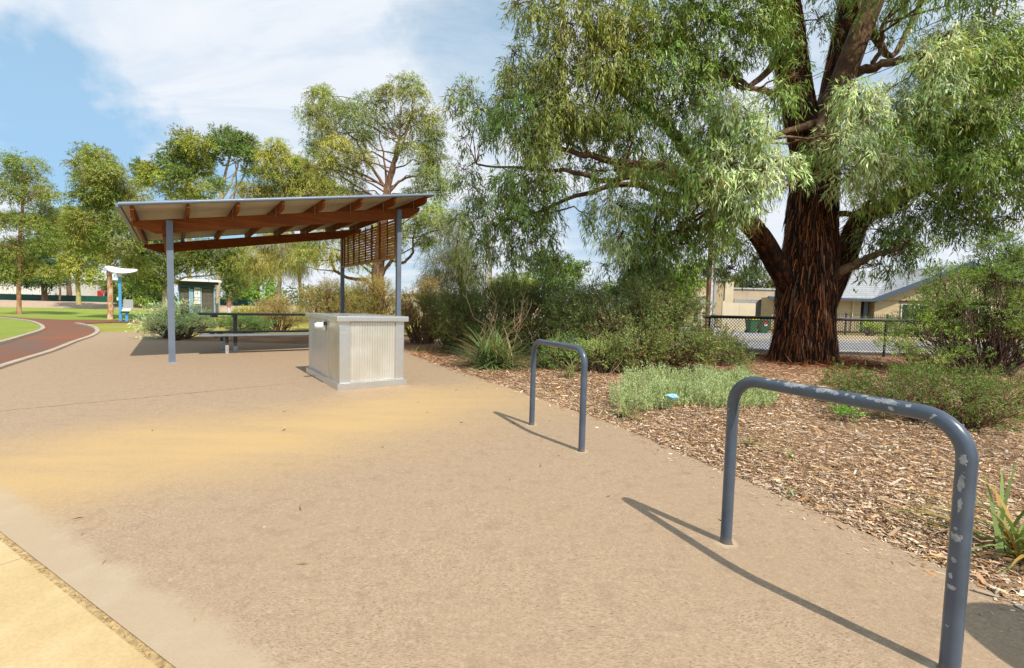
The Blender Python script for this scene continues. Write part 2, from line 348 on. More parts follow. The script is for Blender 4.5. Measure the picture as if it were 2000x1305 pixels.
# ------------------------------------------------------------------ ground sheets
def concrete_mat(name, stain=True, smooth=False):
    t = NT(name); v = t.coord()
    wn = t.noise(v, .9, 2, .5, 0, 'Color')
    wv = t.n('ShaderNodeVectorMath', {0: v, 1: t.n('ShaderNodeVectorMath', {0: wn, 3: .55}, operation='SCALE').outputs[0]}, operation='ADD').outputs[0]
    st = t.n('ShaderNodeMapping', {'Vector': wv, 'Scale': (78, 240, 1), 'Rotation': (0, 0, .35)}).outputs[0]
    n1 = t.noise(st, 1.0, 3, .6, .6)
    n2 = t.noise(v, 1.1, 5, .6); n3 = t.noise(v, 220, 2)
    if smooth: n1 = t.math('ADD', t.math('MULTIPLY', n1, .25), .45)
    c = t.ramp(n1, [(.30, (.115, .075, .045)), (.40, (.30, .214, .138)), (.55, (.428, .31, .203)), (.75, (.51, .385, .258))])
    c = t.mix(t.maprange(n2, .35, .7, 0, .5), c, (.37, .262, .17))
    c = t.mix(t.maprange(n3, .3, .75, 0, .3), c, (.2, .14, .09))
    c = t.mix(t.maprange(t.noise(v, 8, 6, .7), .36, .5, .38, 0), c, (.25, .175, .115)); c = t.mix(t.maprange(t.noise(v, 31, 4, .7), .5, .72, 0, .4), c, (.54, .41, .29))
    sep = t.n('ShaderNodeSeparateXYZ', {0: v}); X, Y = sep.outputs[0], sep.outputs[1]
    if stain:
        wob = t.math('MULTIPLY', t.math('SUBTRACT', t.noise(v, .55, 4), .5), 2.6)
        d = t.math('ABSOLUTE', t.math('ADD', t.math('SUBTRACT', t.math('SUBTRACT', Y, t.math('MULTIPLY', X, .97)), 6.22), wob))
        mk = t.maprange(d, 2.5, .1, 0, 1)
        lf = t.maprange(X, 1.2, -1.8, .22, .85)                   # washed thicker toward the low corner
        streak = t.maprange(t.noise(t.n('ShaderNodeMapping', {'Vector': v, 'Rotation': (0, 0, -.78), 'Scale': (.5, 2.5, 1)}).outputs[0], 1.6, 5), .25, .65, .62, 1)
        mk = t.math('MULTIPLY', t.math('MULTIPLY', mk, lf), streak)
        c = t.mix(mk, c, t.mix(n1, (.47, .31, .13), (.57, .39, .18)))
        # broad dark damp zone far side of the joint
        s1 = t.math('ADD', t.math('MULTIPLY', t.math('ADD', X, 5.27), -.70), t.math('MULTIPLY', t.math('SUBTRACT', Y, 4.65), .714))
        w2 = t.math('MULTIPLY', t.math('SUBTRACT', t.noise(v, 6, 5, .7), .5), .16)
        cr = t.math('ABSOLUTE', t.math('ADD', s1, w2))
        along = t.math('ADD', t.math('MULTIPLY', t.math('ADD', X, 5.27), .714), t.math('MULTIPLY', t.math('SUBTRACT', Y, 4.65), .70))
        ck = t.math('MULTIPLY', t.maprange(cr, .016, .004, 0, .85), t.maprange(along, 3.6, 1.8, 0, 1))
        c = t.mix(ck, c, (.045, .03, .02))
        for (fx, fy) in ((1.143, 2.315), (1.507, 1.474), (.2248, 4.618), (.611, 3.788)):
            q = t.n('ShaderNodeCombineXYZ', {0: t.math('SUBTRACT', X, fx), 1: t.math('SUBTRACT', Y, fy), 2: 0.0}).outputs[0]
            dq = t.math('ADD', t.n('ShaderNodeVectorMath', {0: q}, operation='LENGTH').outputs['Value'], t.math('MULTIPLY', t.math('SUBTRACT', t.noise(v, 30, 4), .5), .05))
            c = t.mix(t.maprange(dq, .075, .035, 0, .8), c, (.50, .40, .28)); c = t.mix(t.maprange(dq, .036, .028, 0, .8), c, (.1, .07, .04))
        # scattered pale droppings and scuffs
        vo = t.n('ShaderNodeTexVoronoi', {'Vector': v, 'Scale': 3.3}); sp = t.maprange(vo.outputs['Distance'], .035, .02, 0, 1)
        sel = t.math('GREATER_THAN', t.n('ShaderNodeSeparateXYZ', {0: vo.outputs['Color']}).outputs[0], .72)
        c = t.mix(t.math('MULTIPLY', sp, sel), c, (.7, .66, .58))
        sc = t.maprange(t.noise(t.n('ShaderNodeMapping', {'Vector': v, 'Scale': (1.2, 5, 1), 'Rotation': (0, 0, .2)}).outputs[0], 1.3, 6, .7), .66, .8, 0, .45)
        c = t.mix(sc, c, (.5, .4, .3))
    if stain:
        bd = t.math('ADD', t.math('MULTIPLY', t.math('SUBTRACT', X, float(BP[0])), float(BN[0])), t.math('MULTIPLY', t.math('SUBTRACT', Y, float(BP[1])), float(BN[1])))
        bd = t.math('ADD', bd, t.math('MULTIPLY', t.math('SUBTRACT', t.noise(v, 3.5, 5, .65), .5), .22))
        bm_ = t.maprange(bd, .25, .13, 0, 1); pt = t.maprange(t.noise(v, 2.6, 6, .65), .45, .72, 0, .5)
        c = t.mix(t.math('MULTIPLY', bm_, .8), c, t.mix(pt, (.43, .335, .225), (.52, .46, .36)))
    if smooth:
        pt = t.maprange(t.noise(v, 2.2, 6, .65), .42, .68, 0, .8)
        c = t.mix(.45, c, (.43, .33, .22)); c = t.mix(pt, c, (.42, .37, .30))
    return t.done(t.bsdf(c, .82, 0, .25, n1, .15 if smooth else .2, .004))
pv0, pv1 = np.array(gp(0, 1045)), np.array(gp(330, 1305)); pdv = (pv0-pv1)/np.linalg.norm(pv0-pv1)
BN = np.array([pdv[1], -pdv[0]]); BN = BN if BN[0] > 0 else -BN; BP = pv1
CONC = concrete_mat('textured_concrete'); CONCS = concrete_mat('trowelled_concrete', False, True)
edge = [(2.03, -.28), (2.12, .6), (2.15, 1.82), (1.99, 2.43), (1.6, 3.44), (1.09, 4.69), (.58, 5.62), (.02, 6.63), (-.62, 7.74), (-1.3, 8.95), (-2.2, 10.55), (-2.45, 11.1)]
E2 = [tuple(p) for p in spline(edge, 5)]
kerb_px = [(-260, 815), (-120, 768), (0, 722), (60, 702), (110, 686), (153, 668), (178, 659.5), (191, 653), (196, 647.5), (191, 641), (181, 637), (168, 634), (153, 631.5)]
K = [gp(*p) for p in kerb_px]; K = [tuple(p) for p in spline(K, 5)]
pv0, pv1 = np.array(gp(0, 1045)), np.array(gp(330, 1305)); pdv = (pv0-pv1)/np.linalg.norm(pv0-pv1)
pA = pv1-pdv*3.5; pB = pv1+pdv*5.6
nrm = np.array([pdv[1], -pdv[0]]); nrm = nrm if nrm[0] > 0 else -nrm   # toward the concrete
back = [(-3.0, 12.0), (-4.2, 12.85), (-5.88, 13.05), (-9.7, 13.1), (-10.6, 14.2), (-11.4, 15.1), (-13.2, 16.0), K[-22]]
poly = E2+back+list(reversed(K[:-22]))+[tuple(pB+nrm*.012), tuple(pA+nrm*.012)]
mb = MB(); mb.sheet(poly, 0.0); slab = struct(mb.build('concrete_apron', CONC))
def strip(name, line, w, z, mat, side=1, h=0.0):
    L = np.array(line, float); T = np.gradient(L, axis=0); T /= np.linalg.norm(T, axis=1)[:, None]; N = np.c_[-T[:, 1], T[:, 0]]*side
    A, B = L, L+N*w; mb = MB(); n = len(L)
    if h == 0: mb.add([(*p, z) for p in A]+[(*p, z) for p in B], [(i, i+1, n+i+1, n+i) for i in range(n-1)])
    else:
        vs = [(*p, z-.06) for p in A]+[(*(p*.9+q*.1), z+h) for p, q in zip(A, B)]+[(*(p*.1+q*.9), z+h) for p, q in zip(A, B)]+[(*p, z-.06) for p in B]
        mb.add(vs, [(k*n+i, k*n+i+1, (k+1)*n+i+1, (k+1)*n+i) for k in range(3) for i in range(n-1)])
    return mb.build(name, mat)
bl = [tuple(pA+nrm*.014+(pB-pA)*t) for t in np.linspace(0, 1, 40)]
mb = MB(); q = [pA-nrm*.03, pB-nrm*.03, pB+nrm*.03, pA+nrm*.03]; mb.sheet([tuple(p) for p in q], -.0065); struct(mb.build('joint_fill', plain('joint_sand', (.46, .32, .15), .95, var=.3, scale=40, bstr=.6)))
mb = MB(); mb.sheet([(-140, -30), (160, -30), (160, 330), (-140, 330)], -.075)
tg = NT('ground_soil'); v = tg.coord(); n = tg.noise(v, .35, 6); c = tg.ramp(n, [(.3, (.17, .13, .05)), (.5, (.27, .21, .075)), (.7, (.33, .25, .11))])
GRD = tg.done(tg.bsdf(c, .95, 0, .1, tg.noise(v, 14, 4), .5, .05)); struct(mb.build('ground', GRD))
# pale footpath slabs, lower left
tp = NT('pale_paving'); v = tp.coord(); n = tp.noise(v, 1.6, 6, .62); n2 = tp.noise(v, 90, 3)
c = tp.ramp(n, [(.28, (.44, .31, .14)), (.5, (.55, .41, .21)), (.72, (.63, .51, .31))]); c = tp.mix(tp.maprange(n2, .35, .7, 0, .22), c, (.3, .2, .09))
PAVE = tp.done(tp.bsdf(c, .85, 0, .25, n2, .2, .004))
mb = MB(); W_ = -nrm
def pav(a0, a1, b0, b1):
    o = pv1; q = [o+pdv*a0+W_*b0, o+pdv*a1+W_*b0, o+pdv*a1+W_*b1, o+pdv*a0+W_*b1]
    bm = MB(); mb.prism([tuple(p) for p in (q if np.cross(q[1]-q[0], q[2]-q[1]) > 0 else q[::-1])], -.07, -.004)
# joint seen at the left edge: measured along the kerb line
jt = float(np.dot(np.array(gp(46, 1087))-pv1, pdv))
for a0, a1 in ((-6, jt-1.9), (jt-1.888, jt-.006), (jt+.006, jt+1.9), (jt+1.912, 9)):
    pav(a0, a1, .014, .52); pav(a0, a1, .5225, 2.6)
struct(mb.build('footpath', PAVE))
# dirt gathered in the joint
V, C = [], []
n = 260; tpar = RNG.uniform(-1.2, 3.2, n); off = RNG.normal(0, .005, n)
P = np.c_[(pv1+np.outer(tpar, pdv)+np.outer(off-.003, nrm)), RNG.uniform(-.008, .003, n)]
D = unit(np.c_[RNG.normal(size=(n, 2)), RNG.normal(0, .15, n)]); 
quads('joint_dirt', leaf_quads(P, D, RNG.uniform(.006, .022, n), RNG.uniform(.003, .008, n)), np.array([.46, .32, .14])*RNG.uniform(.5, 1.3, (n, 1)), LEAF)['kind'] = 'stuff'
# running path
tr = NT('rubber_path'); v = tr.coord(); n = tr.noise(v, .5, 5); n2 = tr.noise(v, 60, 3)
c = tr.ramp(n, [(.36, (.165, .115, .095)), (.5, (.23, .10, .058)), (.66, (.28, .105, .05))]); c = tr.mix(tr.maprange(n2, .3, .7, 0, .4), c, (.11, .06, .042))
PATHM = tr.done(tr.bsdf(c, .9, 0, .2, n2, .3, .006))
inner_px = [(-260, 725), (-120, 696), (0, 671), (46, 658), (83, 646), (89, 640), (80, 633), (61, 627), (31, 623), (0, 620)]
I = [tuple(p) for p in spline([gp(*p) for p in inner_px], 5)]
far_px = [(-60, 614.5), (0, 616.6), (61, 621), (122, 623.5), (220, 624.2), (330, 625)]
farr_px = [(330, 631), (220, 629), (153, 631.5)]
mb = MB(); mb.sheet([*K, *[gp(*p) for p in reversed(farr_px)][1:], *[gp(*p) for p in reversed(far_px)], gp(-60, 618), *reversed(I)], -.02)
struct(mb.build('running_path', PATHM))
KERBM = plain('kerb_concrete', (.43, .35, .27), .85, var=.1, scale=3)
struct(strip('path_kerb', K, .14, .0, KERBM, 1, .035)); struct(strip('path_kerb', I, .14, .0, KERBM, 1, .035))
# lawns
tl = NT('lawn'); v = tl.coord(); n = tl.noise(v, .45, 6, .6); n2 = tl.noise(v, 45, 4, .7)
c = tl.ramp(n, [(.34, (.46, .38, .11)), (.47, (.34, .40, .08)), (.62, (.25, .38, .06))]); c = tl.mix(tl.maprange(n2, .35, .68, 0, .55), c, (.17, .23, .05))
LAWN = tl.done(tl.bsdf(c, .95, 0, .1, n2, .9, .05))
td = NT('dry_lawn'); v = td.coord(); n = td.noise(v, .35, 6, .6); n2 = td.noise(v, 45, 4, .7)
c = td.ramp(n, [(.36, (.54, .42, .14)), (.5, (.46, .41, .10)), (.66, (.34, .38, .08))]); c = td.mix(td.maprange(n2, .35, .68, 0, .45), c, (.17, .15, .05))
DRY = td.done(td.bsdf(c, .95, 0, .1, n2, .9, .05))
mb = MB(); mb.sheet([*I, gp(-60, 618.5), gp(-300, 640), (-24, 6), (-16, 2)], -.012); struct(mb.build('lawn', LAWN))
mb = MB(); mb.sheet([gp(-60, 614.3), *[gp(*p) for p in far_px[1:]], (-22, 26), (-12, 60), (-80, 60), (-80, 44)], -.03); struct(mb.build('far_lawn', LAWN))
mb = MB(); mb.sheet([gp(196, 647.5), gp(181, 636.5), gp(153, 631), gp(220, 629.3), (-21.4, 23.4), (-20, 40), (-33, 47), (-6, 50), (-3, 20), (-9, 13.2), (-10.6, 14.2), (-11.4, 15.1)], -.045); struct(mb.build('dry_grass', DRY))
# bark-mulch bed
tm = NT('mulch'); v = tm.coord(); n = tm.noise(v, .8, 5); n2 = tm.noise(tm.coord('Object', (30, 70, 1), (0, 0, .5)), 1.0, 5, .7, 1.0)
c = tm.ramp(n2, [(.3, (.10, .05, .025)), (.43, (.28, .16, .085)), (.56, (.46, .30, .18)), (.7, (.58, .44, .30))]); c = tm.mix(tm.maprange(n, .4, .62, 0, .4), c, (.12, .045, .02))
MULCH = tm.done(tm.bsdf(c, .95, 0, .1, n2, 1.0, .03))
bed = list(reversed(E2))+[(3, -4), (7, -5), (30, -3), (30, 13.9), (3, 14.3), (-2, 16.5), (-8, 17.2), (-10.4, 15.0), (-9.7, 13.1), (-5.88, 13.05), (-4.2, 12.85), (-3.0, 12.0)]
mb = MB(); mb.sheet(bed, -.016); struct(mb.build('mulch_bed', MULCH))
# far-left bank and its mulch
mb = MB(); nx, ny = 60, 14; vs = []
for j in range(ny):
    for i in range(nx):
        x = -95+100*i/(nx-1); t = j/(ny-1); y = 46.5+t*26+2.0*math.sin(x*.13)
        h = .62*min(1, max(0, t*3.6-.05)); h = h*h*(3-2*h/.62)/.62 if h < .62 else .62
        fade = min(1, max(0, (-20-x)/9)); vs.append((x, y, -.07+h*fade+.07*noise.noise((x*.6, y*.6, 0))*fade))
mb.add(vs, [(j*nx+i, j*nx+i+1, (j+1)*nx+i+1, (j+1)*nx+i) for j in range(ny-1) for i in range(nx-1)], True)
tb = NT('bank_mulch'); v = tb.coord(); n2 = tb.noise(v, 9, 5, .7); c = tb.ramp(n2, [(.3, (.28, .19, .13)), (.5, (.48, .35, .25)), (.7, (.58, .45, .34))])
struct(mb.build('mulched_bank', tb.done(tb.bsdf(c, .95, 0, .1, n2, .8, .06))))
# street
mb = MB(); mb.sheet([(-1, 14.6), (70, 14.6), (70, 20.2), (-1, 20.2)], -.03)
ASPH = plain('asphalt', (.26, .265, .28), .9, var=.12, scale=1.2, bstr=.4); struct(mb.build('road', ASPH))
mb = MB(); mb.box((34, 20.4, .02), (70, .35, .2), bev=.03); struct(mb.build('road_kerb', plain('street_kerb', (.5, .45, .37), .85)))
mb = MB(); mb.box((34, 14.35, .0), (70, .35, .16), bev=.03); struct(mb.build('road_kerb', bpy.data.materials['street_kerb']))
mb = MB(); mb.sheet([(15.4, 20.6), (70, 20.6), (70, 26.6), (15.4, 26.6)], .02)
struct(mb.build('sandy_verge', plain('sand', (.46, .34, .2), .95, var=.15, scale=1.5, bstr=.5)))
mb = MB(); mb.sheet([(8, 20.6), (15.4, 20.6), (15.4, 34), (8, 34)], .02); struct(mb.build('driveway', plain('driveway_concrete', (.36, .35, .35), .85)))

# ------------------------------------------------------------------ materials for made things
SLATE = None
def painted_rack(name, amount):
    t = NT(name); v = t.coord('Object'); sep = t.n('ShaderNodeSeparateXYZ', {0: v}); X, Y, Z = sep.outputs
    n = t.noise(v, 28, 5, .6); nb = t.noise(v, 9, 3); chip = None
    wob = t.math('ADD', t.math('MULTIPLY', t.math('SUBTRACT', n, .5), 1.9), t.math('MULTIPLY', t.math('SUBTRACT', t.noise(v, 110, 4, .7), .5), 1.3))
    def patch(cx, cy, cz, ax, ay, az):
        nonlocal chip
        d = t.n('ShaderNodeMapping', {'Vector': v, 'Location': (-cx/ax, -cy/ay, -cz/az), 'Scale': (1/ax, 1/ay, 1/az)}).outputs[0]
        L = t.n('ShaderNodeVectorMath', {0: d}, operation='LENGTH').outputs['Value']
        m = t.math('LESS_THAN', t.math('ADD', L, wob), .64); chip = m if chip is None else t.math('MAXIMUM', chip, m)
    if amount > .5:
        for p in ((.31, -.016, .884, .058, .022, .022), (.365, -.012, .886, .045, .02, .02), (.455, -.018, .882, .05, .021, .022), (.505, -.02, .88, .03, .016, .018), (.548, -.018, .882, .012, .012, .014), (.575, -.022, .878, .014, .012, .014), (.605, -.012, .887, .022, .013, .016),
                  (.63, -.018, .882, .022, .013, .014), (.66, -.02, .88, .016, .01, .012), (.70, -.017, .883, .045, .017, .018), (.705, -.0275, .862, .016, .01, .01), (.2, -.012, .886, .016, .012, .014), (.25, -.014, .886, .012, .01, .012), (.755, -.018, .878, .014, .01, .012), (.83, -.02, .858, .024, .016, .016),
                  (.916, -.027, .74, .014, .02, .022), (.917, -.027, .665, .013, .02, .045), (.917, -.027, .585, .008, .02, .035), (.912, -.027, .505, .012, .02, .014), (.914, -.027, .475, .02, .02, .02), (.913, -.027, .40, .014, .02, .016), (.908, -.027, .34, .01, .02, .014), (.914, -.027, .305, .018, .02, .009), (.91, -.027, .17, .008, .02, .005)): patch(*p)
    else:
        for p in ((.42, -.008, .89, .03, .013, .02), (.5, -.006, .89, .02, .012, .02), (.84, -.01, .855, .02, .015, .02), (.3, 0, .892, .03, .01, .02)): patch(*p)
    vo = t.n('ShaderNodeTexVoronoi', {'Vector': v, 'Scale': 26}); sel = t.n('ShaderNodeSeparateXYZ', {0: vo.outputs['Color']}).outputs[0]
    small = t.math('MULTIPLY', t.math('LESS_THAN', t.math('ADD', vo.outputs['Distance'], t.math('MULTIPLY', wob, .12)), .12), t.math('GREATER_THAN', sel, .86))
    chip = t.math('MAXIMUM', chip, small)
    base = t.ramp(nb, [(.3, (.058, .076, .104)), (.7, (.084, .108, .145))])
    scr = t.maprange(t.noise(t.coord('Object', (18, 18, 3)), 5, 6, .75), .58, .75, 0, .3); base = t.mix(scr, base, (.16, .18, .21))
    dust = t.maprange(Z, .05, .0, 0, .6); base = t.mix(dust, base, (.2, .15, .1))
    col = t.mix(chip, base, t.mix(t.maprange(t.noise(v, 45, 4), .35, .7, 0, 1), (.22, .235, .25), (.38, .39, .39))); ro = t.math('ADD', .27, t.math('MULTIPLY', chip, .25))
    return t.done(t.bsdf(col, ro, 0, .5, t.math('MULTIPLY', chip, -1.0), .5, .002))
def wood(name, c1, c2, c3, rough=.55, axis=0, spec=.35):
    t = NT(name); sc = [22, 22, 22]; sc[axis] = 1.1; v = t.coord('Object', tuple(sc)); n = t.noise(v, 1.0, 6, .6, .7); n2 = t.noise(t.coord('Object'), 2.2, 3)
    c = t.ramp(t.math('ADD', t.math('MULTIPLY', n, .7), t.math('MULTIPLY', n2, .3)), [(.32, c1), (.5, c2), (.68, c3)])
    return t.done(t.bsdf(c, rough, 0, spec, n, .12, .004))
TIMB = wood('stained_timber', (.14, .037, .008), (.20, .056, .011), (.285, .088, .017), spec=.12)
TIMBV = wood('rafter_timber', (.10, .026, .005), (.185, .05, .009), (.27, .083, .016), axis=1, spec=.12)
SLATW = wood('slat_timber', (.28, .12, .03), (.42, .20, .055), (.55, .29, .09), .5, 1)
POSTM = plain('slate_paint', (.135, .165, .215), .42, var=.05, bstr=.04)
SHEETU = None
t = NT('roof_lining'); v = t.coord('Object'); n = t.noise(v, 1.2, 5); c = t.ramp(n, [(.3, (.46, .40, .30)), (.7, (.60, .53, .41))])
t2 = t.maprange(t.noise(t.coord('Object', (1, 14, 1)), 1.4, 4), .35, .7, 0, .35); c = t.mix(t2, c, (.36, .29, .2))
LINING = t.done(t.bsdf(c, .6, 0, .3)); ROOFTOP = plain('roof_edge_steel', (.15, .195, .26), .38, 0, .05)
def steel(name, col, rough, streak=(3, 3, 60), metal=.85):
    t = NT(name); n = t.noise(t.coord('Object', streak), 4, 4, .6); n2 = t.noise(t.coord('Object'), 3, 5)
    c = t.mix(n, tuple(k*.84 for k in col), col); c = t.mix(t.maprange(n2, .4, .75, 0, .3), c, tuple(k*.72 for k in col))
    r = t.maprange(n, .3, .7, rough-.07, rough+.1)
    return t.done(t.bsdf(c, r, metal, .5, n, .05, .002))
STEEL = steel('brushed_steel', (.68, .68, .67), .36, (3, 3, 40)); STEELR = steel('ribbed_steel', (.80, .765, .69), .40, (.6, .6, .6), .75); STEELT = steel('steel_top', (.75, .74, .71), .3, (60, 3, 60))
GALV = plain('galvanised_steel', (.42, .43, .43), .5, .5, .15, 20); CHAR = plain('charcoal_paint', (.028, .030, .034), .45, var=.1)
ALU = plain('bench_aluminium', (.24, .26, .285), .4, .4, .06); WHITE = plain('white_paint', (.78, .78, .76), .45, var=.04); BLACK = plain('black_plastic', (.02, .02, .02), .5)

# ------------------------------------------------------------------ bicycle racks
def rack(x, y, rz, label, mat):
    W_, H_, R_, r = .916, .865, .135, .0278; pts = [(0, 0, -.05), (0, 0, .02), (0, 0, .3), (0, 0, H_-R_)]
    for k in range(1, 9): a = math.pi/2*k/8; pts.append((R_-R_*math.cos(a), 0, H_-R_+R_*math.sin(a)))
    pts += [(W_*.35, 0, H_), (W_*.65, 0, H_), (W_-R_, 0, H_)]
    for k in range(1, 9): a = math.pi/2*k/8; pts.append((W_-R_+R_*math.sin(a), 0, H_-R_+R_*math.cos(a)))
    pts += [(W_, 0, .3), (W_, 0, .02), (W_, 0, -.05)]
    mb = MB(); mb.tube(pts, r, 28); o = mb.build('bike_rack', mat, None, (x, y, 0)); o.rotation_euler = (0, 0, rz)
    return tag(o, label, 'bike rack', 'bike racks on the paving')
rack(1.143, 2.315, -1.163, 'nearest slate blue hoop bike rack with large paint chips along its top', painted_rack('chipped_slate_paint', 1))
rack(.2248, 4.618, -1.136, 'farther slate blue hoop bike rack, smaller in view, with few paint chips', painted_rack('slate_rack_paint', .2))

# ------------------------------------------------------------------ barbecue
bq = empty('barbecue', (-2.371, 6.187, 0), .632); tag(bq, 'stainless steel park barbecue cabinet with ribbed panels and flat top', 'barbecue')
BW, BD, BH = 1.003, 1.914, 1.021; ins = .035
MB().box((BW/2, BD/2, .045), (BW, BD, .09), bev=.004).build('plinth', STEEL, bq)
tb_ = MB(); tb_.box((BW/2+.005, BD/2, BH-.0375), (BW+.03, BD+.02, .075), bev=.012); tb_.build('countertop', STEELT, bq)
mb = MB(); mb.box((BW/2, BD/2+.02, .5), (BW-2*ins-.02, BD-2*ins-.03, .88)); mb.build('cabinet_body', STEEL, bq)
z0, z1 = .09, BH-.075
def corrug(axis, a, b, off, sgn, name, mat, pitch=.036, dep=.011, par=None):
    n = int((b-a)/pitch); prof = []
    for i in range(n*6+1):
        u = a+(b-a)*i/(n*6); prof.append((u, off+sgn*dep*(.5-.5*math.cos(2*math.pi*i/6))))
    vs = [((u, o) if axis == 'x' else (o, u)) for u, o in prof]; m = len(vs); mb = MB()
    mb.add([(*p, z0+.002) for p in vs]+[(*p, z1-.012) for p in vs], [(i, i+1, m+i+1, m+i) for i in range(m-1)], True); return mb.build(name, mat, par)
front = ins+.012
mb = MB(); mb.box((ins+.07, ins+.03, (z0+z1)/2), (.14, .06, z1-z0), bev=.004); mb.build('corner_post', STEEL, bq)
mb = MB(); mb.box((BW-ins-.065, ins+.03, (z0+z1)/2), (.13, .06, z1-z0), bev=.004); mb.build('corner_post', STEEL, bq)
for yy in (BD-ins-.05,):
    for xx in (ins+.03, BW-ins-.03): MB().box((xx, yy, (z0+z1)/2), (.06, .1, z1-z0), bev=.004).build('corner_post', STEEL, bq)
corrug('x', ins+.14, BW-ins-.13, ins+.018, -1, 'ribbed_panel', STEELR, par=bq)
corrug('y', .98, BD-ins-.1, ins+.03, -1, 'ribbed_panel', STEELR, .03, .006, par=bq)
MB().box((ins+.012, .80, (z0+z1)/2), (.03, .34, z1-z0), bev=.003).build('side_panel', STEEL, bq)
MB().box((ins+.017, .345, (z0+z1)/2), (.03, .565, z1-z0), bev=.003).build('side_panel', plain('warm_steel', (.62, .57, .45), .4, .7, .08, 4), bq)
corrug('y', ins+.1, BD-ins-.1, BW-ins-.025, 1, 'ribbed_panel', STEELR, .03, .008, par=bq)
sw = MB(); sw.cyl((-.045, .78, BH-.165), .052, .10, 18, 'X', .045); sw.cyl((-.105, .78, BH-.165), .036, .03, 18, 'X'); sw.box((.008, .78, BH-.165), (.03, .13, .14), bev=.015)
swo = sw.build('start_button', WHITE, bq)
MB().box((.0, .70, BH-.13), (.025, .02, .05), bev=.004).build('button_bracket', BLACK, swo)
MB().box((BW/2, .62, BH+.003), (.5, .45, .006), bev=.002).build('hotplate', steel('hotplate_steel', (.5, .49, .47), .3), bq)
MB().box((BW/2, 1.35, BH+.003), (.5, .45, .006), bev=.002).build('hotplate', bpy.data.materials['hotplate_steel'], bq)

# ------------------------------------------------------------------ picnic shelter
SY, SW, SD, ZL, SL, BHt = .641, 4.467, 4.586, 2.428, .19, .252
UL, UR, OV, Z0 = -.648, 5.056, .648, 2.852
sh = empty('picnic_shelter', (-6.393, 8.539, 0), SY); tag(sh, 'open picnic shelter with sloping skillion roof, orange timber beams and slate posts', 'shelter')
for u in (0, SW):
    for v in (0, SD):
        top = ZL+BHt*.86+SL*u
        p = MB(); p.box((u, v, top/2), (.105, .105, top), bev=.006); po = p.build('post', POSTM, sh)
        MB().box((u, v, .006), (.17, .17, .012), bev=.002).build('base_plate', GALV, po)
u0, u1 = -.552, 5.035
for v in (.086, SD-.086):
    mb = MB(); w = .062
    prof = [(u0, ZL+BHt+SL*u0), (u1, ZL+BHt+SL*u1), (u1, ZL+BHt*.62+SL*u1), (u1-.28, ZL+SL*(u1-.28)), (u0+.36, ZL+SL*(u0+.36)), (u0, ZL+BHt*.72+SL*u0)]
    n = len(prof); vs = [(p[0], v-w/2, p[1]) for p in prof]+[(p[0], v+w/2, p[1]) for p in prof]
    mb.add(vs, [tuple(range(n)), tuple(range(2*n-1, n-1, -1))]+[(i, (i+1) % n, n+(i+1) % n, n+i) for i in range(n)])
    mb.build('beam', TIMB, sh)
MB().box((-.08, SD/2, ZL+.02), (.055, SD-.08, .2)).build('side_beam', TIMBV, sh)
rh = .17
for i in range(8):
    u = -.5+.77*i; zt = Z0+SL*u-.012; zb = zt-rh; mb = MB(); w = .05; a, b = -OV+.03, SD+OV-.03
    prof = [(a, zt), (b, zt), (b, zt-.07), (b-.06, zb+.03), (b-.16, zb), (a+.16, zb), (a+.06, zb+.03), (a, zt-.07)]
    n = len(prof); vs = [(u-w/2, p[0], p[1]) for p in prof]+[(u+w/2, p[0], p[1]) for p in prof]
    mb.add(vs, [tuple(range(n)), tuple(range(2*n-1, n-1, -1))]+[(k, (k+1) % n, n+(k+1) % n, n+k) for k in range(n)])
    ro = mb.build('rafter', TIMBV, sh)
    for v in (.04, SD-.13): MB().box((u-.028, v, zb+.05), (.004, .03, .2)).build('tie_strap', GALV, ro)
sl_ = math.atan(SL)
def roof_pt(u, v, dz): return (u, v, Z0+SL*u+dz)
mb = MB(); n = 2
mb.add([roof_pt(UL, -OV, 0), roof_pt(UR, -OV, 0), roof_pt(UR, SD+OV, 0), roof_pt(UL, SD+OV, 0)], [(0, 1, 2, 3)]); mb.build('roof_lining', LINING, sh)
mb = MB(); prof = []
N = 150
for i in range(N+1): prof.append((-OV+(SD+2*OV)*i/N, .03+.018*(.5-.5*math.cos(i*math.pi*2/4))))
vs = [roof_pt(UL, p[0], p[1]) for p in prof]+[roof_pt(UR, p[0], p[1]) for p in prof]; mb.add(vs, [(i, i+1, N+2+i, N+1+i) for i in range(N)], True); mb.build('roof_sheet', ROOFTOP, sh)
for nm, a, b in (('roof_flashing', (UL-.02, -OV), (UR+.02, -OV)), ('roof_flashing', (UL-.02, SD+OV), (UR+.02, SD+OV)), ('roof_flashing', (UR, -OV+.03), (UR, SD+OV-.03))):
    m_ = MB(); m_.tube([roof_pt(a[0], a[1], .018), roof_pt(b[0], b[1], .018)], .033, 12); m_.build(nm, ROOFTOP, sh)
m_ = MB(); m_.box((UL-.03, SD/2, Z0+SL*UL-.0), (.07, SD+2*OV-.08, .07), bev=.015); m_.build('gutter', ROOFTOP, sh)
# slatted sun screen between the two high posts
zb, zt = 2.36, 3.34; U = SW-.02; sc_ = MB(); k = 0; z = zb+.05
while z < zt-.02: sc_.box((U, SD/2, z), (.022, SD-.12, .049)); z += .0705
sc = sc_.build('slat_screen', SLATW, sh)
for v, w in ((.10, .04), (.62, .015), (1.15, .07), (1.75, .08), (2.25, .02), (2.8, .02), (3.3, .08), (3.85, .02), (4.2, .02), (SD-.1, .05)):
    MB().box((U-.026, v, (zb+zt)/2), (.03, w, zt-zb)).build('batten', TIMB, sc)
MB().box((U-.005, SD/2, zb-.005), (.06, SD-.1, .05)).build('bottom_rail', SLATW, sc)

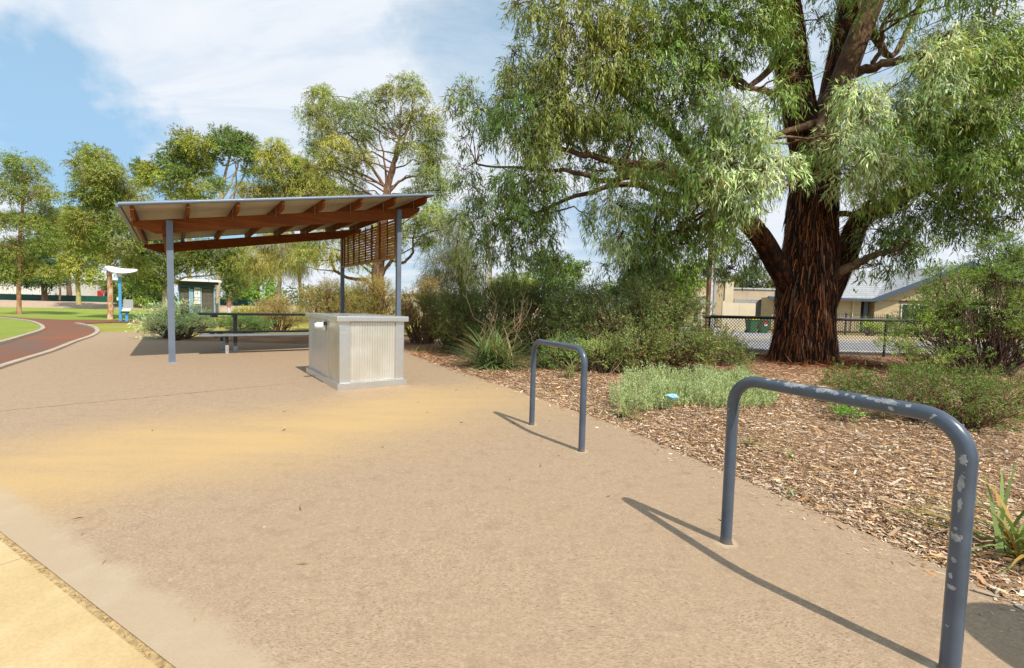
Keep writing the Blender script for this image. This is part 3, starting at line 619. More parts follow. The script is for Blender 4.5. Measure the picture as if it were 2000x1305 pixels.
# ------------------------------------------------------------------ picnic setting under the shelter (same axes as the shelter)
tbx = empty('picnic_table', (-6.393, 8.539, 0), SY); tag(tbx, 'long charcoal picnic table under the shelter roof', 'table')
m_ = MB()
for i in range(4): m_.box((2.08, 1.58+.185*i, .88), (3.2, .175, .042), bev=.008)
m_.build('tabletop', CHAR, tbx)
for u in (.78, 1.19, 3.2): 
    MB().box((u, 1.86, .835), (.06 if u > 1 else .11, .66, .05)).build('bearer', CHAR, tbx)
for u in (1.19, 3.2):
    lg = MB(); lg.box((u, 1.72, .44), (.075, .075, .78), bev=.006); lo = lg.build('leg', CHAR, tbx)
    MB().box((u, 1.72, .07), (.08, .08, .14), bev=.004).build('leg_foot', GALV, lo)
def bench(v, name, label, mat, u_leg):
    b = empty(name, (-6.393, 8.539, 0), SY); tag(b, label, 'bench', 'benches of the picnic setting'); m = MB()
    for i in range(2): m.box((2.08, v+.16*i, .424), (3.2, .15, .04), bev=.01)
    m.build('seat', mat, b)
    for u in (u_leg, 3.2):
        l = MB(); l.box((u, v+.08, .21), (.06, .06, .40), bev=.005); lo = l.build('leg', CHAR, b); MB().box((u, v+.08, .1), (.065, .065, .2), bev=.004).build('leg_foot', GALV, lo)
    for u in (.78, u_leg-.05, 3.2): MB().box((u, v+.08, .39), (.09, .26, .03)).build('bearer', CHAR, b)
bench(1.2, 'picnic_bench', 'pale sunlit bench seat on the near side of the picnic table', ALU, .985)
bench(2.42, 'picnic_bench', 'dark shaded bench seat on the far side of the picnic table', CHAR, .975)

# ------------------------------------------------------------------ chain-link fence
FY, FX0, FX1 = 13.45, 5.62, 19.0
fn = empty('chain_link_fence', (FX0, FY, 0)); tag(fn, 'black chain link fence with thick top rail between mulch bed and road', 'fence')
m_ = MB(); m_.tube([(0, 0, 1.06), (FX1-FX0, 0, 1.10)], .045, 12); m_.build('top_rail', plain('fence_paint', (.03, .028, .027), .5), fn)
for i in range(6): MB().cyl((.2+i*2.6, 0, .53), .032, 1.1, 12).build('post', bpy.data.materials['fence_paint'], fn)
m_ = MB(); st = .092; Hm = 1.03; n = int((FX1-FX0)/st)
for i in range(-int(Hm/st)-1, n+1):
    for s_ in (1, -1):
        a = np.array([i*st, .004*s_, .02]) if s_ > 0 else np.array([i*st+Hm, .004*s_, .02]); b = a+np.array([Hm*s_, 0, Hm])
        lo_, hi_ = 0, FX1-FX0
        if max(a[0], b[0]) < lo_ or min(a[0], b[0]) > hi_: continue
        def cl(p, q):
            if p[0] < lo_: t_ = (lo_-p[0])/(q[0]-p[0]); return p+(q-p)*t_
            if p[0] > hi_: t_ = (hi_-p[0])/(q[0]-p[0]); return p+(q-p)*t_
            return p
        a2, b2 = cl(a, b), cl(b, a); d = (b2-a2); 
        if np.linalg.norm(d) < .05: continue
        m_.tube([a2, b2], .0075, 3, cap=False)
m_.build('mesh', plain('fence_wire', (.035, .035, .035), .5, .1), fn)
# ------------------------------------------------------------------ houses across the street
def brick_mat(name, c1, c2, mortar, sx=4.2):
    t = NT(name); v = t.coord('Object'); sp_ = t.n('ShaderNodeSeparateXYZ', {0: v}); u = t.math('ADD', sp_.outputs[0], sp_.outputs[1])
    vec = t.n('ShaderNodeCombineXYZ', {0: u, 1: sp_.outputs[2], 2: 0.0}).outputs[0]
    b = t.n('ShaderNodeTexBrick', {'Vector': vec, 'Color1': (*c1, 1), 'Color2': (*c2, 1), 'Mortar': (*mortar, 1), 'Scale': sx, 'Mortar Size': .025, 'Brick Width': 1.0, 'Row Height': .36})
    n = t.noise(v, 2.0, 4); c = t.mix(t.maprange(n, .35, .7, 0, .3), b.outputs['Color'], tuple(k*.75 for k in c1))
    return t.done(t.bsdf(c, .85, 0, .2, b.outputs['Fac'], -.3, .01))
CREAMB = brick_mat('cream_brick', (.50, .39, .24), (.42, .32, .19), (.5, .43, .33)); TANB = brick_mat('tan_brick', (.34, .20, .10), (.28, .16, .08), (.36, .27, .18))
REND = plain('cream_render', (.62, .52, .36), .8, var=.06, scale=1.2, bstr=.05); TRIMB = plain('blue_grey_trim', (.055, .078, .11), .5, var=.05); DKGLASS = plain('dark_glass', (.015, .018, .02), .12, var=.1)
tt = NT('roof_tile'); v = tt.coord('Object'); sp_ = tt.n('ShaderNodeSeparateXYZ', {0: v})
wv = tt.math('ABSOLUTE', tt.math('SINE', tt.math('MULTIPLY', sp_.outputs[0], 9.5))); st_ = tt.math('FRACT', tt.math('MULTIPLY', sp_.outputs[2], 5.6))
hh = tt.math('ADD', tt.math('MULTIPLY', wv, .5), st_); n = tt.noise(v, 3, 4)
c = tt.mix(tt.math('MAXIMUM', tt.maprange(st_, .0, .3, .8, 0), tt.maprange(wv, .0, .3, .45, 0)), tt.ramp(n, [(.3, (.27, .28, .29)), (.7, (.40, .41, .42))]), (.09, .095, .1))
TILE = tt.done(tt.bsdf(c, .6, 0, .3, hh, .6, .05))
house = empty('brick_house', (18.3, 34.0, 0)); tag(house, 'cream brick house with grey tiled roof and blue gutters behind the big tree', 'house')
MB().box((4.3, .75, 1.2), (6.6, 1.5, 2.4)).build('wall', CREAMB, house)
MB().box((7.75, 4.3, 1.2), (1.1, 3.0, 2.4)).build('wall', TANB, house)
MB().box((13.0, 3.1, 1.35), (8.6, 6.0, 2.7)).build('wall', CREAMB, house)
gb = MB(); gb.add([(8.3, -.05, 2.38), (21.6, -.05, 2.38), (15.0, -.05, 5.0), (8.3, .1, 2.38), (21.6, .1, 2.38), (15.0, .1, 5.0)], [(0, 1, 2), (5, 4, 3), (0, 3, 4, 1), (1, 4, 5, 2), (2, 5, 3, 0)]); gb.build('gable_wall', CREAMB, house)
MB().box((17.5, 3.1, 1.2), (8, 6.0, 2.4)).build('wall', CREAMB, house)
MB().box((8.25, .5, 1.2), (.28, .28, 2.4)).build('porch_post', TRIMB, house)
do = MB(); do.box((8.45, 1.4, 1.05), (.9, .06, 2.1)); dob = do.build('door', plain('dark_door', (.025, .018, .015), .5), house)
MB().box((8.0, 1.38, 1.08), (.07, .1, 2.2)).build('door_frame', REND, dob); MB().box((8.75, 1.33, 1.0), (.05, .06, .12)).build('handle', STEEL, dob)
MB().box((6.95, -.06, 1.2), (.06, .1, 2.4)).build('downpipe', REND, house)
def window(par, x, y, z, w, h, fm=WHITE):
    f = MB()
    for dx in (-w/2, 0, w/2): f.box((x+dx, y-.02, z), (.06, .07, h))
    for dz in (-h/2, h/2): f.box((x, y-.02, z+dz), (w+.06, .075, .06))
    fo = f.build('window', fm, par); MB().box((x, y+.0, z), (w, .03, h)).build('pane', DKGLASS, fo); return fo
wf = window(house, 11.6, .06, 1.45, 1.9, 1.3); MB().extrude([(0, 0), (.7, 0), (.7, .06), (0, .35)], (10.5, .05, 2.2), (12.7, .05, 2.2)).build('awning', plain('brown_awning', (.16, .10, .07), .7), wf)
window(house, 16.4, .06, 1.45, 1.8, 1.3)
rf = MB(); ez, rz_, ry = 2.36, 5.1, 6.6
rf.add([(.3, -.6, ez), (8.6, -.6, ez), (12, 6.2, rz_), (10.2, 6.2, rz_)], [(0, 1, 2, 3)]); rf.add([(.3, -.6, ez), (10.2, 6.2, rz_), (4.6, 9, ez)], [(0, 1, 2)])
rf.add([(8.1, -.6, ez), (15.0, -.6, 5.18), (15.0, 9, 5.18), (8.1, 9, ez)], [(0, 1, 2, 3)]); rf.add([(21.9, -.6, ez), (21.9, 9, ez), (15.0, 9, 5.18), (15, -.6, 5.18)], [(0, 1, 2, 3)])
rf.add([(10.2, 6.2, rz_), (14, 6.2, rz_), (14, 13, ez), (4.6, 9, ez)], [(0, 1, 2, 3)]); rf.add([(8.6, -.3, ez+.12), (14, 4.5, 4.4), (14, 6.2, rz_), (12, 6.2, rz_)], [(0, 1, 2, 3)])
rf.build('roof', TILE, house)
gt = MB(); gt.box((4.45, -.66, ez-.02), (8.3, .14, .2)); gt.build('gutter', TRIMB, house)
MB().bar((8.0, -.63, ez-.06), (15.0, -.63, 5.14), .06, .34).build('barge_board', TRIMB, house); MB().bar((22.0, -.63, ez-.06), (15.03, -.63, 5.14), .06, .34).build('barge_board', TRIMB, house)
MB().box((4.5, -.3, ez-.1), (8.0, .6, .03)).build('soffit', REND, house)
# left hand brick building and garage
bh = empty('flat_roofed_building', (12.9, 38.0, 0)); tag(bh, 'flat roofed cream brick building with rolled window shutter beside the power pole', 'building')
MB().box((2.0, 3, 1.9), (5.2, 6, 3.8)).build('wall', CREAMB, bh); MB().box((5.0, 2.9, 1.86), (.7, 6, 3.72)).build('corner_pier', REND, bh); MB().box((2.1, 3, 3.86), (5.9, 6.3, .13)).build('parapet_cap', plain('parapet_grey', (.45, .45, .44), .6), bh)
wsh = MB(); wsh.box((2.6, -.06, 1.95), (1.9, .1, 1.1)); wsho = wsh.build('window', plain('shutter_grey', (.42, .40, .37), .6), bh); MB().box((2.6, -.1, 2.55), (2.1, .25, .22)).build('shutter_box', REND, wsho); MB().box((2.9, -.05, .9), (1.3, .08, 1.0)).build('pane', DKGLASS, wsho)
MB().box((.4, 3, 4.2), (1.8, 3, .5)).build('roof_plant', plain('plant_white', (.7, .7, .68), .5), bh)
ga = empty('garage', (18.9, 40.5, 0)); tag(ga, 'low rendered garage with grey roller door behind the cream gate', 'garage')
MB().box((2.0, 2.5, 1.65), (5.4, 5, 3.3)).build('wall', plain('garage_render', (.48, .37, .25), .8, scale=1), ga); MB().box((2.0, 2.5, 3.33), (5.6, 5.2, .12)).build('parapet_cap', bpy.data.materials['parapet_grey'], ga)
rd = MB(); 
for i in range(16): rd.box((2.0, -.03, .12+.15*i), (2.6, .05, .13))
rd.build('roller_door', bpy.data.materials['shutter_grey'], ga)
gt_ = empty('side_gate', (13.1, 28.5, 0)); tag(gt_, 'tall cream panel gate fence between the bins and the garage', 'gate')
for i in range(2): MB().box((.95+1.02*i*0+(.0 if i == 0 else 1.0)-.4, 0, .9), (.99, .05, 1.78)).build('panel', REND, gt_)
MB().box((.02, .0, .95), (.12, .12, 1.9)).build('post', REND, gt_)
ltb = empty('letterbox_pillar', (11.25, 27.0, 0)); tag(ltb, 'small cream brick letterbox pillar left of the gate', 'letterbox')
MB().box((0, 0, .75), (.38, .38, 1.5), bev=.01).build('pillar', REND, ltb); MB().box((0, -.2, 1.1), (.24, .02, .08)).build('slot', BLACK, ltb); MB().box((0, 0, 1.53), (.46, .46, .07), bev=.01).build('cap', REND, ltb)
# black picket fence in front of the house
pf = empty('picket_fence', (17.2, 26.9, 0)); tag(pf, 'black tubular picket fence in front of the house garden', 'fence'); m_ = MB()
for i in range(130): m_.cyl((i*.115, 0, .66), .011, 1.25, 5)
m_.build('pickets', bpy.data.materials['fence_paint'], pf); m_ = MB()
for z in (.18, 1.1): m_.box((7.5, 0, z), (15, .03, .04))
m_.build('rails', bpy.data.materials['fence_paint'], pf)
for i in range(7): MB().box((i*2.45, 0, .66), (.06, .06, 1.34)).build('post', bpy.data.materials['fence_paint'], pf)
# wheelie bins
GREENB = plain('bin_green', (.045, .13, .055), .45, var=.06); DARKB = plain('bin_dark', (.02, .045, .03), .45)
YEL = plain('lid_yellow', (.62, .46, .02), .4); RED = plain('lid_red', (.5, .03, .03), .4); GRNL = plain('lid_green', (.06, .16, .06), .4)
def bin_(x, y, lid, body, label, rz=0.0, s=1.0):
    b = empty('wheelie_bin', (x, y, 0), rz); b.scale = (s, s, s); tag(b, label, 'bin', 'wheelie bins across the road'); m = MB()
    lo_, hi_ = (.21, .24), (.285, .34); vs = []
    for (hx, hy), z in ((lo_, .06), (hi_, .93)): vs += [(-hx, -hy, z), (hx, -hy, z), (hx, hy, z), (-hx, hy, z)]
    m.add(vs, [(3, 2, 1, 0), (4, 5, 6, 7), (0, 1, 5, 4), (1, 2, 6, 5), (2, 3, 7, 6), (3, 0, 4, 7)]); m.box((0, -.02, .91), (.60, .72, .05), bev=.01); m.build('body', body, b)
    m = MB(); m.box((0, -.01, .96), (.62, .74, .06), bev=.02); m.box((0, .0, 1.0), (.5, .6, .05), bev=.02); m.build('lid', lid, b)
    for sx_ in (-1, 1): MB().cyl((sx_*.24, .27, .1), .1, .06, 16, 'X').build('wheel', BLACK, b)
    m = MB(); m.tube([(-.24, .36, .92), (-.24, .43, .98), (.24, .43, .98), (.24, .36, .92)], .016, 8); m.build('handle', body, b); return b
bin_(14.17, 27.0, YEL, GREENB, 'green wheelie bin with a yellow lid beside the cream gate', .1, .86)
b2 = bin_(14.86, 26.95, GRNL, GREENB, 'green lidded wheelie bin with a red and white sticker', -.15, .84); m = MB(); m.box((-.02, -.335, .76), (.28, .012, .18), R=Matrix.Rotation(-.1, 3, 'X')); m.build('sticker', RED, b2)
m = MB(); m.box((0.02, -.315, .60), (.2, .012, .12), R=Matrix.Rotation(-.1, 3, 'X')); m.build('sticker', WHITE, b2)
bin_(12.25, 28.3, RED, DARKB, 'dark green wheelie bin with a red lid next to the power pole', .05, .9)
# power poles and cables
def pole(name, px, py, Y, h, label, w=.3, rust=True):
    b = at(px, py, Y); b[2] = 0; o = empty(name, b); tag(o, label, 'pole'); m = MB(); m.box((.03, 0, h/2), (w*.55, .22, h)); m.build('concrete_core', plain(name+'_core', (.55, .52, .47), .8), o)
    for s_ in (-1, 1): MB().box((s_*w*.5-.0+(.0), 0, h/2), (.07, .3, h)).build('steel_channel', bark_mat(name+'_rust', [(.3, (.10, .04, .025)), (.5, (.2, .085, .05)), (.7, (.34, .24, .18))]) if s_ < 0 or not rust else bpy.data.materials['galvanised_steel'], o)
    MB().box((0, -.18, h-.7), (2.2, .1, .12)).build('cross_arm', bpy.data.materials['galvanised_steel'], o)
    for x in (-1, -.4, .4, 1): MB().cyl((x, -.18, h-.56), .05, .16, 8).build('insulator', BLACK, o)
    return o
p1 = pole('power_pole', 1384, 655, 23.0, 11.5, 'rust and white power pole rising through foliage beside the flat roofed building', .27)
for x_ in (-.34, .42): MB().cyl((x_, -.1, 3.15), .15, .36, 14).build('cable_box', BLACK, p1)
pole('power_pole', 953, 610, 40.0, 9.0, 'tall pale brown power pole standing behind the dark shrubs left of centre', .5, False)
def cable(a, b, sag, label):
    a, b = np.array(a), np.array(b); t = np.linspace(0, 1, 16)[:, None]; P = a+(b-a)*t; P[:, 2] -= sag*4*(t*(1-t))[:, 0]
    m = MB(); m.tube(P, .014, 5); tag(m.build('power_cable', BLACK), label, 'cable', 'overhead power cables')
pt = np.array(p1.location); far = at(1850, 22, 16.0); d_ = far-(pt+np.array([.4, -.18, 10.95]))
cable(pt+np.array([.4, -.18, 10.95]), far+d_*1.2, .2, 'upper overhead power cable crossing the sky behind the big trunk')
far = at(1760, 108, 16.5); d_ = far-(pt+np.array([-.4, -.18, 10.0])); cable(pt+np.array([-.1, -.02, 10.0]), far+d_*1.2, .2, 'lower overhead power cable crossing the sky behind the big trunk')
# cream wall seen through the shrubs
m = MB(); m.box((0, 0, .95), (11.5, .18, 1.9)); wl = empty('boundary_wall', (-9.5, 36.0, 0)); tag(wl, 'low cream wall glimpsed between the shrubs behind the barbecue', 'wall'); m.build('wall', REND, wl); MB().box((0, 0, 1.93), (11.6, .26, .08)).build('coping', KERBM, wl)
hw = empty('distant_house', (-4.5, 52, 0)); tag(hw, 'pale roofed house glimpsed above the shrubs left of the far pole', 'house'); MB().box((0, 3, 1.2), (16, 6, 2.4)).build('wall', REND, hw)
m = MB(); m.add([(-8.4, -.4, 2.4), (8.4, -.4, 2.4), (6, 3, 3.7), (-6, 3, 3.7), (-8.4, 6.4, 2.4), (8.4, 6.4, 2.4)], [(0, 1, 2, 3), (4, 3, 2, 5), (0, 3, 4), (1, 5, 2)]); m.build('roof', plain('pale_roof', (.5, .5, .5), .5), hw)

# ------------------------------------------------------------------ far left: sheds, green fence
def ribbed(name, col):
    t = NT(name); v = t.coord('Object'); s_ = t.n('ShaderNodeSeparateXYZ', {0: v}); w_ = t.math('ABSOLUTE', t.math('SINE', t.math('MULTIPLY', s_.outputs[0], 9.0))); n = t.noise(v, .7, 4)
    c = t.mix(t.maprange(w_, .0, .35, .35, 0), t.ramp(n, [(.3, tuple(k*.85 for k in col)), (.7, col)]), tuple(k*.45 for k in col)); return t.done(t.bsdf(c, .5, 0, .4, w_, .5, .05))
SHW = ribbed('white_cladding', (.74, .72, .66)); SHG = ribbed('green_grey_cladding', (.36, .40, .33)); GRF = ribbed('green_mesh', (.012, .10, .065))
b = at(-160, 597, 72); b[2] = 0; sd1 = empty('white_shed', b); tag(sd1, 'long white clad shed behind the green fence at far left', 'shed')
MB().box((10.6, 6, 2.0), (21.2, 12, 4.0)).build('wall', SHW, sd1); m = MB(); m.extrude([(-.4, 4.0), (6, 5.6), (12.4, 4.0)], (-.3, 0, 0), (21.6, 0, 0)) if False else m.box((10.6, 6, 4.08), (21.8, 12.6, .16)); m.build('roof', SHW, sd1)
m = MB(); m.box((15.9, -.03, 1.95), (.75, .04, .9)); m.build('notice_board', WHITE, sd1)
b = at(120, 595, 80); b[2] = 0; sd2 = empty('green_shed', b); tag(sd2, 'grey green shed with a red roller door behind the trees at left', 'shed')
MB().box((4.6, 6, 2.1), (12.5, 12, 4.2)).build('wall', SHG, sd2); m = MB(); m.add([(-2.2, -.6, 4.2), (11.4, -.6, 4.2), (11.4, 6, 6.2), (-2.2, 6, 6.2), (-2.2, 12.6, 4.2), (11.4, 12.6, 4.2)], [(0, 1, 2, 3), (3, 2, 5, 4)]); m.build('roof', ribbed('pale_green_roof', (.55, .62, .58)), sd2)
m = MB()
for i in range(2): m.box((6.15, -.06, .75+1.05*i), (2.5, .08, .98))
rdo = m.build('roller_door', plain('red_door', (.42, .015, .02), .45), sd2); MB().box((6.15, -.08, 1.25), (2.6, .06, .08)).build('white_band', WHITE, rdo)
b = at(222, 592, 66); b[2] = .0; aw = empty('white_trailer', b); tag(aw, 'white pointed trailer cover in front of the red roller door', 'trailer')
m = MB(); m.add([(-2.4, 0, 2.85), (.9, -.9, 2.95), (.9, .9, 2.95), (-2.4, .05, 2.95), (.9, -.9, 3.25), (.9, .9, 3.25)], [(0, 1, 2), (3, 5, 4), (0, 3, 4, 1), (1, 4, 5, 2), (2, 5, 3, 0)]); m.build('cover', WHITE, aw)
m = MB(); m.box((-.2, 0, 2.3), (1.8, 1.5, 1.1)); m.build('body', plain('trailer_body', (.35, .12, .1), .5), aw)
for s_ in (-1, 1): MB().cyl((-.1, s_*.8, 1.5), .42, .2, 16, 'Y').build('wheel', BLACK, aw)
for s_ in (-.7, .5): MB().box((s_, 0, .9), (.12, .9, 1.8)).build('stand', GALV, aw)
fz = .45; g0 = at(-70, 590, 60); g1 = at(520, 604, 60)
gf = empty('green_mesh_fence', (g0[0], 60, fz)); tag(gf, 'long dark green mesh covered fence along the mulched bank', 'fence'); Lf = g1[0]-g0[0]
m = MB(); m.box((Lf/2, 0, .42), (Lf, .05, .95)); m.build('mesh', GRF, gf)
for i in range(int(Lf/3)+1): MB().cyl((i*3.0, .06, .45), .035, 1.0, 8).build('post', BLACK, gf)

# ------------------------------------------------------------------ toilet block
b = at(390, 613, 40); b[2] = 0.0; tz = empty('toilet_block', b, .60); tz.scale = (.83, 1, 1); tag(tz, 'small blue framed toilet block with white sign panels beyond the table', 'toilet block')
BLUE = plain('light_blue_paint', (.25, .38, .50), .45, var=.05); NAVY = plain('navy_paint', (.035, .065, .10), .5, var=.05); MESHB = plain('bronze_screen', (.12, .10, .075), .55, .2, .2, 3, bscale=200)
q = 40/CF                                                                    # metres in one photo pixel at that depth
X0, X1 = (350-390)*q, (420.5-390)*q
MB().box(((X0+X1)/2, 1.6, 1.25), (X1-X0-.1, 3.0, 2.4)).build('wall', NAVY, tz)
MB().box(((X0+X1)/2+.1, 1.3, 2.92), (X1-X0+1.0, 4.2, .13), R=Matrix.Rotation(.05, 3, 'X')).build('roof', WHITE, tz)
MB().box(((X0+X1)/2, .0, 2.38), (X1-X0, .12, .36)).build('fascia', NAVY, tz); MB().box(((X0+X1)/2+.1, .4, 2.7), (X1-X0+.5, 1.4, .3)).build('eave', plain('eave_dark', (.06, .055, .05), .7), tz)
for xx in (350.5, 371, 393.5, 419): MB().box(((xx-390)*q, -.02, 1.1), (.1, .12, 2.2)).build('frame_post', BLUE, tz)
for a_, b_ in ((353, 368.5), (395.5, 416.5)): MB().box(((a_+b_-780)*q/2, .03, 1.1), ((b_-a_)*q, .05, 2.1)).build('screen', MESHB, tz)
dd = MB(); dd.box(((371+379-780)*q/2, -.03, 1.05), (7*q, .06, 2.1)); ddo = dd.build('door', BLUE, tz); MB().box(((378-390)*q, -.07, 1.0), (.05, .04, .16)).build('handle', STEEL, ddo)
sg = MB(); sg.box(((380+392.5-780)*q/2, -.06, 1.05), (12.5*q, .05, 2.1)); sgo = sg.build('sign_panel', plain('sign_backing', (.10, .10, .11), .5), tz)
SGREY = plain('sign_grey', (.5, .52, .47), .5, var=.03)
for y0, y1, mt in ((562, 568, SGREY), (568.3, 581, WHITE), (582, 587, WHITE), (588, 593.5, WHITE)):
    za, zb2 = 1.2+(586.2-y1)*q-.05, 1.2+(586.2-y0)*q-.05; MB().box(((380+392-780)*q/2, -.095, (za+zb2)/2), (11.6*q, .02, zb2-za)).build('sign_plate', mt, sgo)
tc = bpy.data.curves.new('lettering', 'FONT'); tc.body = 'Toilet'; tc.size = .2; tc.align_x = 'CENTER'; tc.extrude = .004
to = bpy.data.objects.new('lettering', tc); COL.objects.link(to); dg = bpy.context.evaluated_depsgraph_get(); me = bpy.data.meshes.new_from_object(to.evaluated_get(dg)); bpy.data.objects.remove(to)
lt = bpy.data.objects.new('lettering', me); COL.objects.link(lt); me.materials.append(BLACK); lt.parent = sgo; lt.location = ((380+392-780)*q/2, -.112, 1.2+(586.2-566.5)*q-.05); lt.rotation_euler = (math.pi/2, 0, 0)
pg = MB(); cx_, cz_ = (380+392-780)*q/2, 1.2+(586.2-573.2)*q-.05
def person_icon(x, k): pg.cyl((x, -.108, cz_+.13*k), .03*k, .006, 10, 'Y'); pg.box((x, -.108, cz_+.03*k), (.06*k, .006, .12*k)); pg.box((x-.017*k, -.108, cz_-.08*k), (.022*k, .006, .12*k)); pg.box((x+.017*k, -.108, cz_-.08*k), (.022*k, .006, .12*k))
person_icon(cx_, 1.0); person_icon(cx_-.14, .6); person_icon(cx_+.14, .6); pg.build('pictogram', BLACK, sgo)
pt2 = MB()
for y in (583.8, 585.3, 590, 591.6): pt2.box((cx_, -.108, 1.2+(586.2-y)*q-.05), (.36, .004, .022))
pt2.build('small_print', plain('print_grey', (.35, .35, .36), .6), sgo)
b = at(424.5, 609, 39); b[2] = 0; bo = MB(); bo.cyl((0, 0, .45), .09, .9, 14); bo.cyl((0, 0, .91), .095, .03, 14, 'Z', .06); bo.cyl((0, 0, .8), .094, .05, 14); tag(bo.build('bollard', plain('bollard_grey', (.10, .10, .11), .6), None, b), 'dark grey bollard right of the toilet block', 'bollard')
b = at(447, 609, 42); b[2] = 0; pm = empty('marker_post', b); tag(pm, 'short red and white marker post in front of the green fence', 'marker post')
MB().cyl((0, 0, .3), .14, .6, 12, 'Z', .12).build('lower_band', WHITE, pm); m = MB(); m.cyl((0, 0, .8), .16, .45, 12, 'Z', .1); m.cyl((.03, 0, 1.06), .1, .1, 10); m.build('upper_band', plain('faded_red', (.55, .14, .12), .6), pm)

# ------------------------------------------------------------------ blue exercise station
b = at(236, 627.5, 23.4); b[2] = 0; ex = empty('exercise_station', b, .45); ex.scale = (.755*.9, .755, .755); tag(ex, 'blue post with curved white canopy and small grey panel beside the running path', 'exercise station')
q = 31.0/CF; BLU2 = plain('bright_blue_paint', (.025, .16, .42), .4, var=.06); LBL = plain('sky_blue_paint', (.07, .33, .62), .4, var=.06); LGREY = plain('light_grey_panel', (.30, .31, .31), .5, var=.04)
MB().box((0, 0, 1.62), (.165, .165, 3.24), bev=.02).build('post', LBL, ex)
MB().box((-.03, 0, 3.12), (.26, .24, .26), bev=.03).build('collar', WHITE, ex)
cn_ = MB(); nu, nv_ = 24, 8; vs = []
for i in range(nu+1):
    u = -1+2*i/nu; wd = .70*(max(0, 1-abs(u)**2.8))**.5+.03
    for j in range(nv_+1):
        w_ = -1+2*j/nv_; vs.append((.12+u*.95, w_*wd*.8, 3.3+.24*u*u*(1 if u < 0 else .4)+.06*w_*w_-.02*u+w_*wd*.26))
k_ = nv_+1; fs = [(i*k_+j, i*k_+j+1, (i+1)*k_+j+1, (i+1)*k_+j) for i in range(nu) for j in range(nv_)]
cn_.add(vs, fs, True); o_ = len(vs); cn_.add([(x, y, z+.05) for x, y, z in vs], fs, True); co = cn_.build('canopy', WHITE, ex)
MB().box((.47, -.02, .95+.22), (.60, .05, .62), bev=.02, R=Matrix.Rotation(-.12, 3, 'X')).build('back_panel', LGREY, ex)
MB().box((.43, -.22, .78), (.50, .42, .05), bev=.015, R=Matrix.Rotation(.35, 3, 'X')).build('seat', WHITE, ex)
MB().box((.40, -.1, .3), (.165, .165, .62), bev=.02).build('short_leg', LBL, ex); MB().box((.27, -.06, .6), (.5, .1, .1), bev=.01).build('cross_bar', NAVY, ex)
MB().box((-.14, -.05, 1.5), (.1, .06, .2), bev=.01).build('switch_box', WHITE, ex)
# ------------------------------------------------------------------ the big weeping tree
t = NT('dark_fibrous_bark'); sp_ = t.coord('Object', (5.5, 5.5, .55)); sp2 = t.coord('Object', (17, 17, 1.4))
n1 = t.noise(sp_, 1.0, 6, .6, .5); n2 = t.noise(sp2, 1.0, 6, .65, .4); n3 = t.noise(t.coord('Object', (1, 1, .6)), 1.6, 4)
f_ = t.math('ADD', t.math('MULTIPLY', n1, .5), t.math('MULTIPLY', n2, .5))
c = t.ramp(f_, [(.38, (.010, .006, .004)), (.48, (.030, .013, .008)), (.55, (.12, .038, .016)), (.62, (.30, .11, .048)), (.72, (.36, .24, .16))])
c = t.mix(t.maprange(n3, .46, .64, 0, .75), c, (.018, .011, .008)); c = t.mix(t.maprange(n3, .44, .32, 0, .3), c, (.30, .11, .045))
BIGBARK = t.done(t.bsdf(c, .9, 0, .15, f_, 1.0, .06))
t = NT('smooth_limb_bark'); n1 = t.noise(t.coord('Object', (5, 5, 3)), 1.2, 6, .6, .6); n2 = t.noise(t.coord('Object'), 1.1, 4)
c = t.ramp(t.math('ADD', t.math('MULTIPLY', n1, .6), t.math('MULTIPLY', n2, .4)), [(.34, (.045, .026, .017)), (.48, (.12, .066, .038)), (.58, (.21, .125, .075)), (.7, (.31, .23, .165))])
LIMBB = t.done(t.bsdf(c, .85, 0, .2, n1, .5, .03))
BY = 11.5
bb0 = at(1568, 712, BY); bb0[2] = 0.0
big = empty('weeping_gum_tree', bb0); tag(big, 'huge weeping tree with thick dark red fibrous trunk on the mulch bed', 'tree')
def ridged(rows, n=72, res=10, amp=.10, seed=0, flare=0.0):
    R = spline([[*at(r[0], r[1], BY+r[3]), r[2]] for r in rows], res); mb = MB(); P = R[:, :3]-bb0; vs = []
    T = np.gradient(P, axis=0); T = unit(T); K_ = len(P); N = np.array([1.0, 0, 0])
    for i in range(K_):
        N = N-T[i]*(N@T[i]); N /= np.linalg.norm(N); B = np.cross(T[i], N)
        for j in range(n):
            a = 2*math.pi*j/n; z = P[i][2]
            rd = noise.noise((math.cos(a)*2.6+seed, math.sin(a)*2.6, z*.42+a*.0))*1.0+noise.noise((math.cos(a)*6.5, math.sin(a)*6.5+seed, z*.8))*.7+noise.noise((math.cos(a)*14, math.sin(a)*14+seed, z*2.6))*.35
            fl = 1+flare*math.exp(-max(z, 0)*2.4)*(1+.5*math.sin(5*a+seed)); r = R[i, 3]*fl*(1+amp*rd)
            vs.append(P[i]+r*(math.cos(a)*N+math.sin(a)*B))
    fs = [(i*n+j, i*n+(j+1) % n, (i+1)*n+(j+1) % n, (i+1)*n+j) for i in range(K_-1) for j in range(n)]
    mb.add(vs, fs, True); return mb
ridged([(1567, 722, .69, 0), (1569, 690, .68, 0), (1573, 620, .645, 0), (1577, 550, .61, 0), (1584, 450, .53, 0), (1588, 370, .48, 0), (1590, 310, .43, 0), (1592, 255, .2, .1)], 150, 15, .135, 1.0, .14).build('trunk', BIGBARK, big)
ridged([(1588, 345, .33, 0), (1572, 270, .36, 0), (1556, 190, .37, 0), (1543, 100, .36, 0), (1533, 0, .31, 0), (1520, -110, .24, 0), (1500, -230, .14, 0)], 56, 8, .10, 3.0).build('limb', BIGBARK, big)
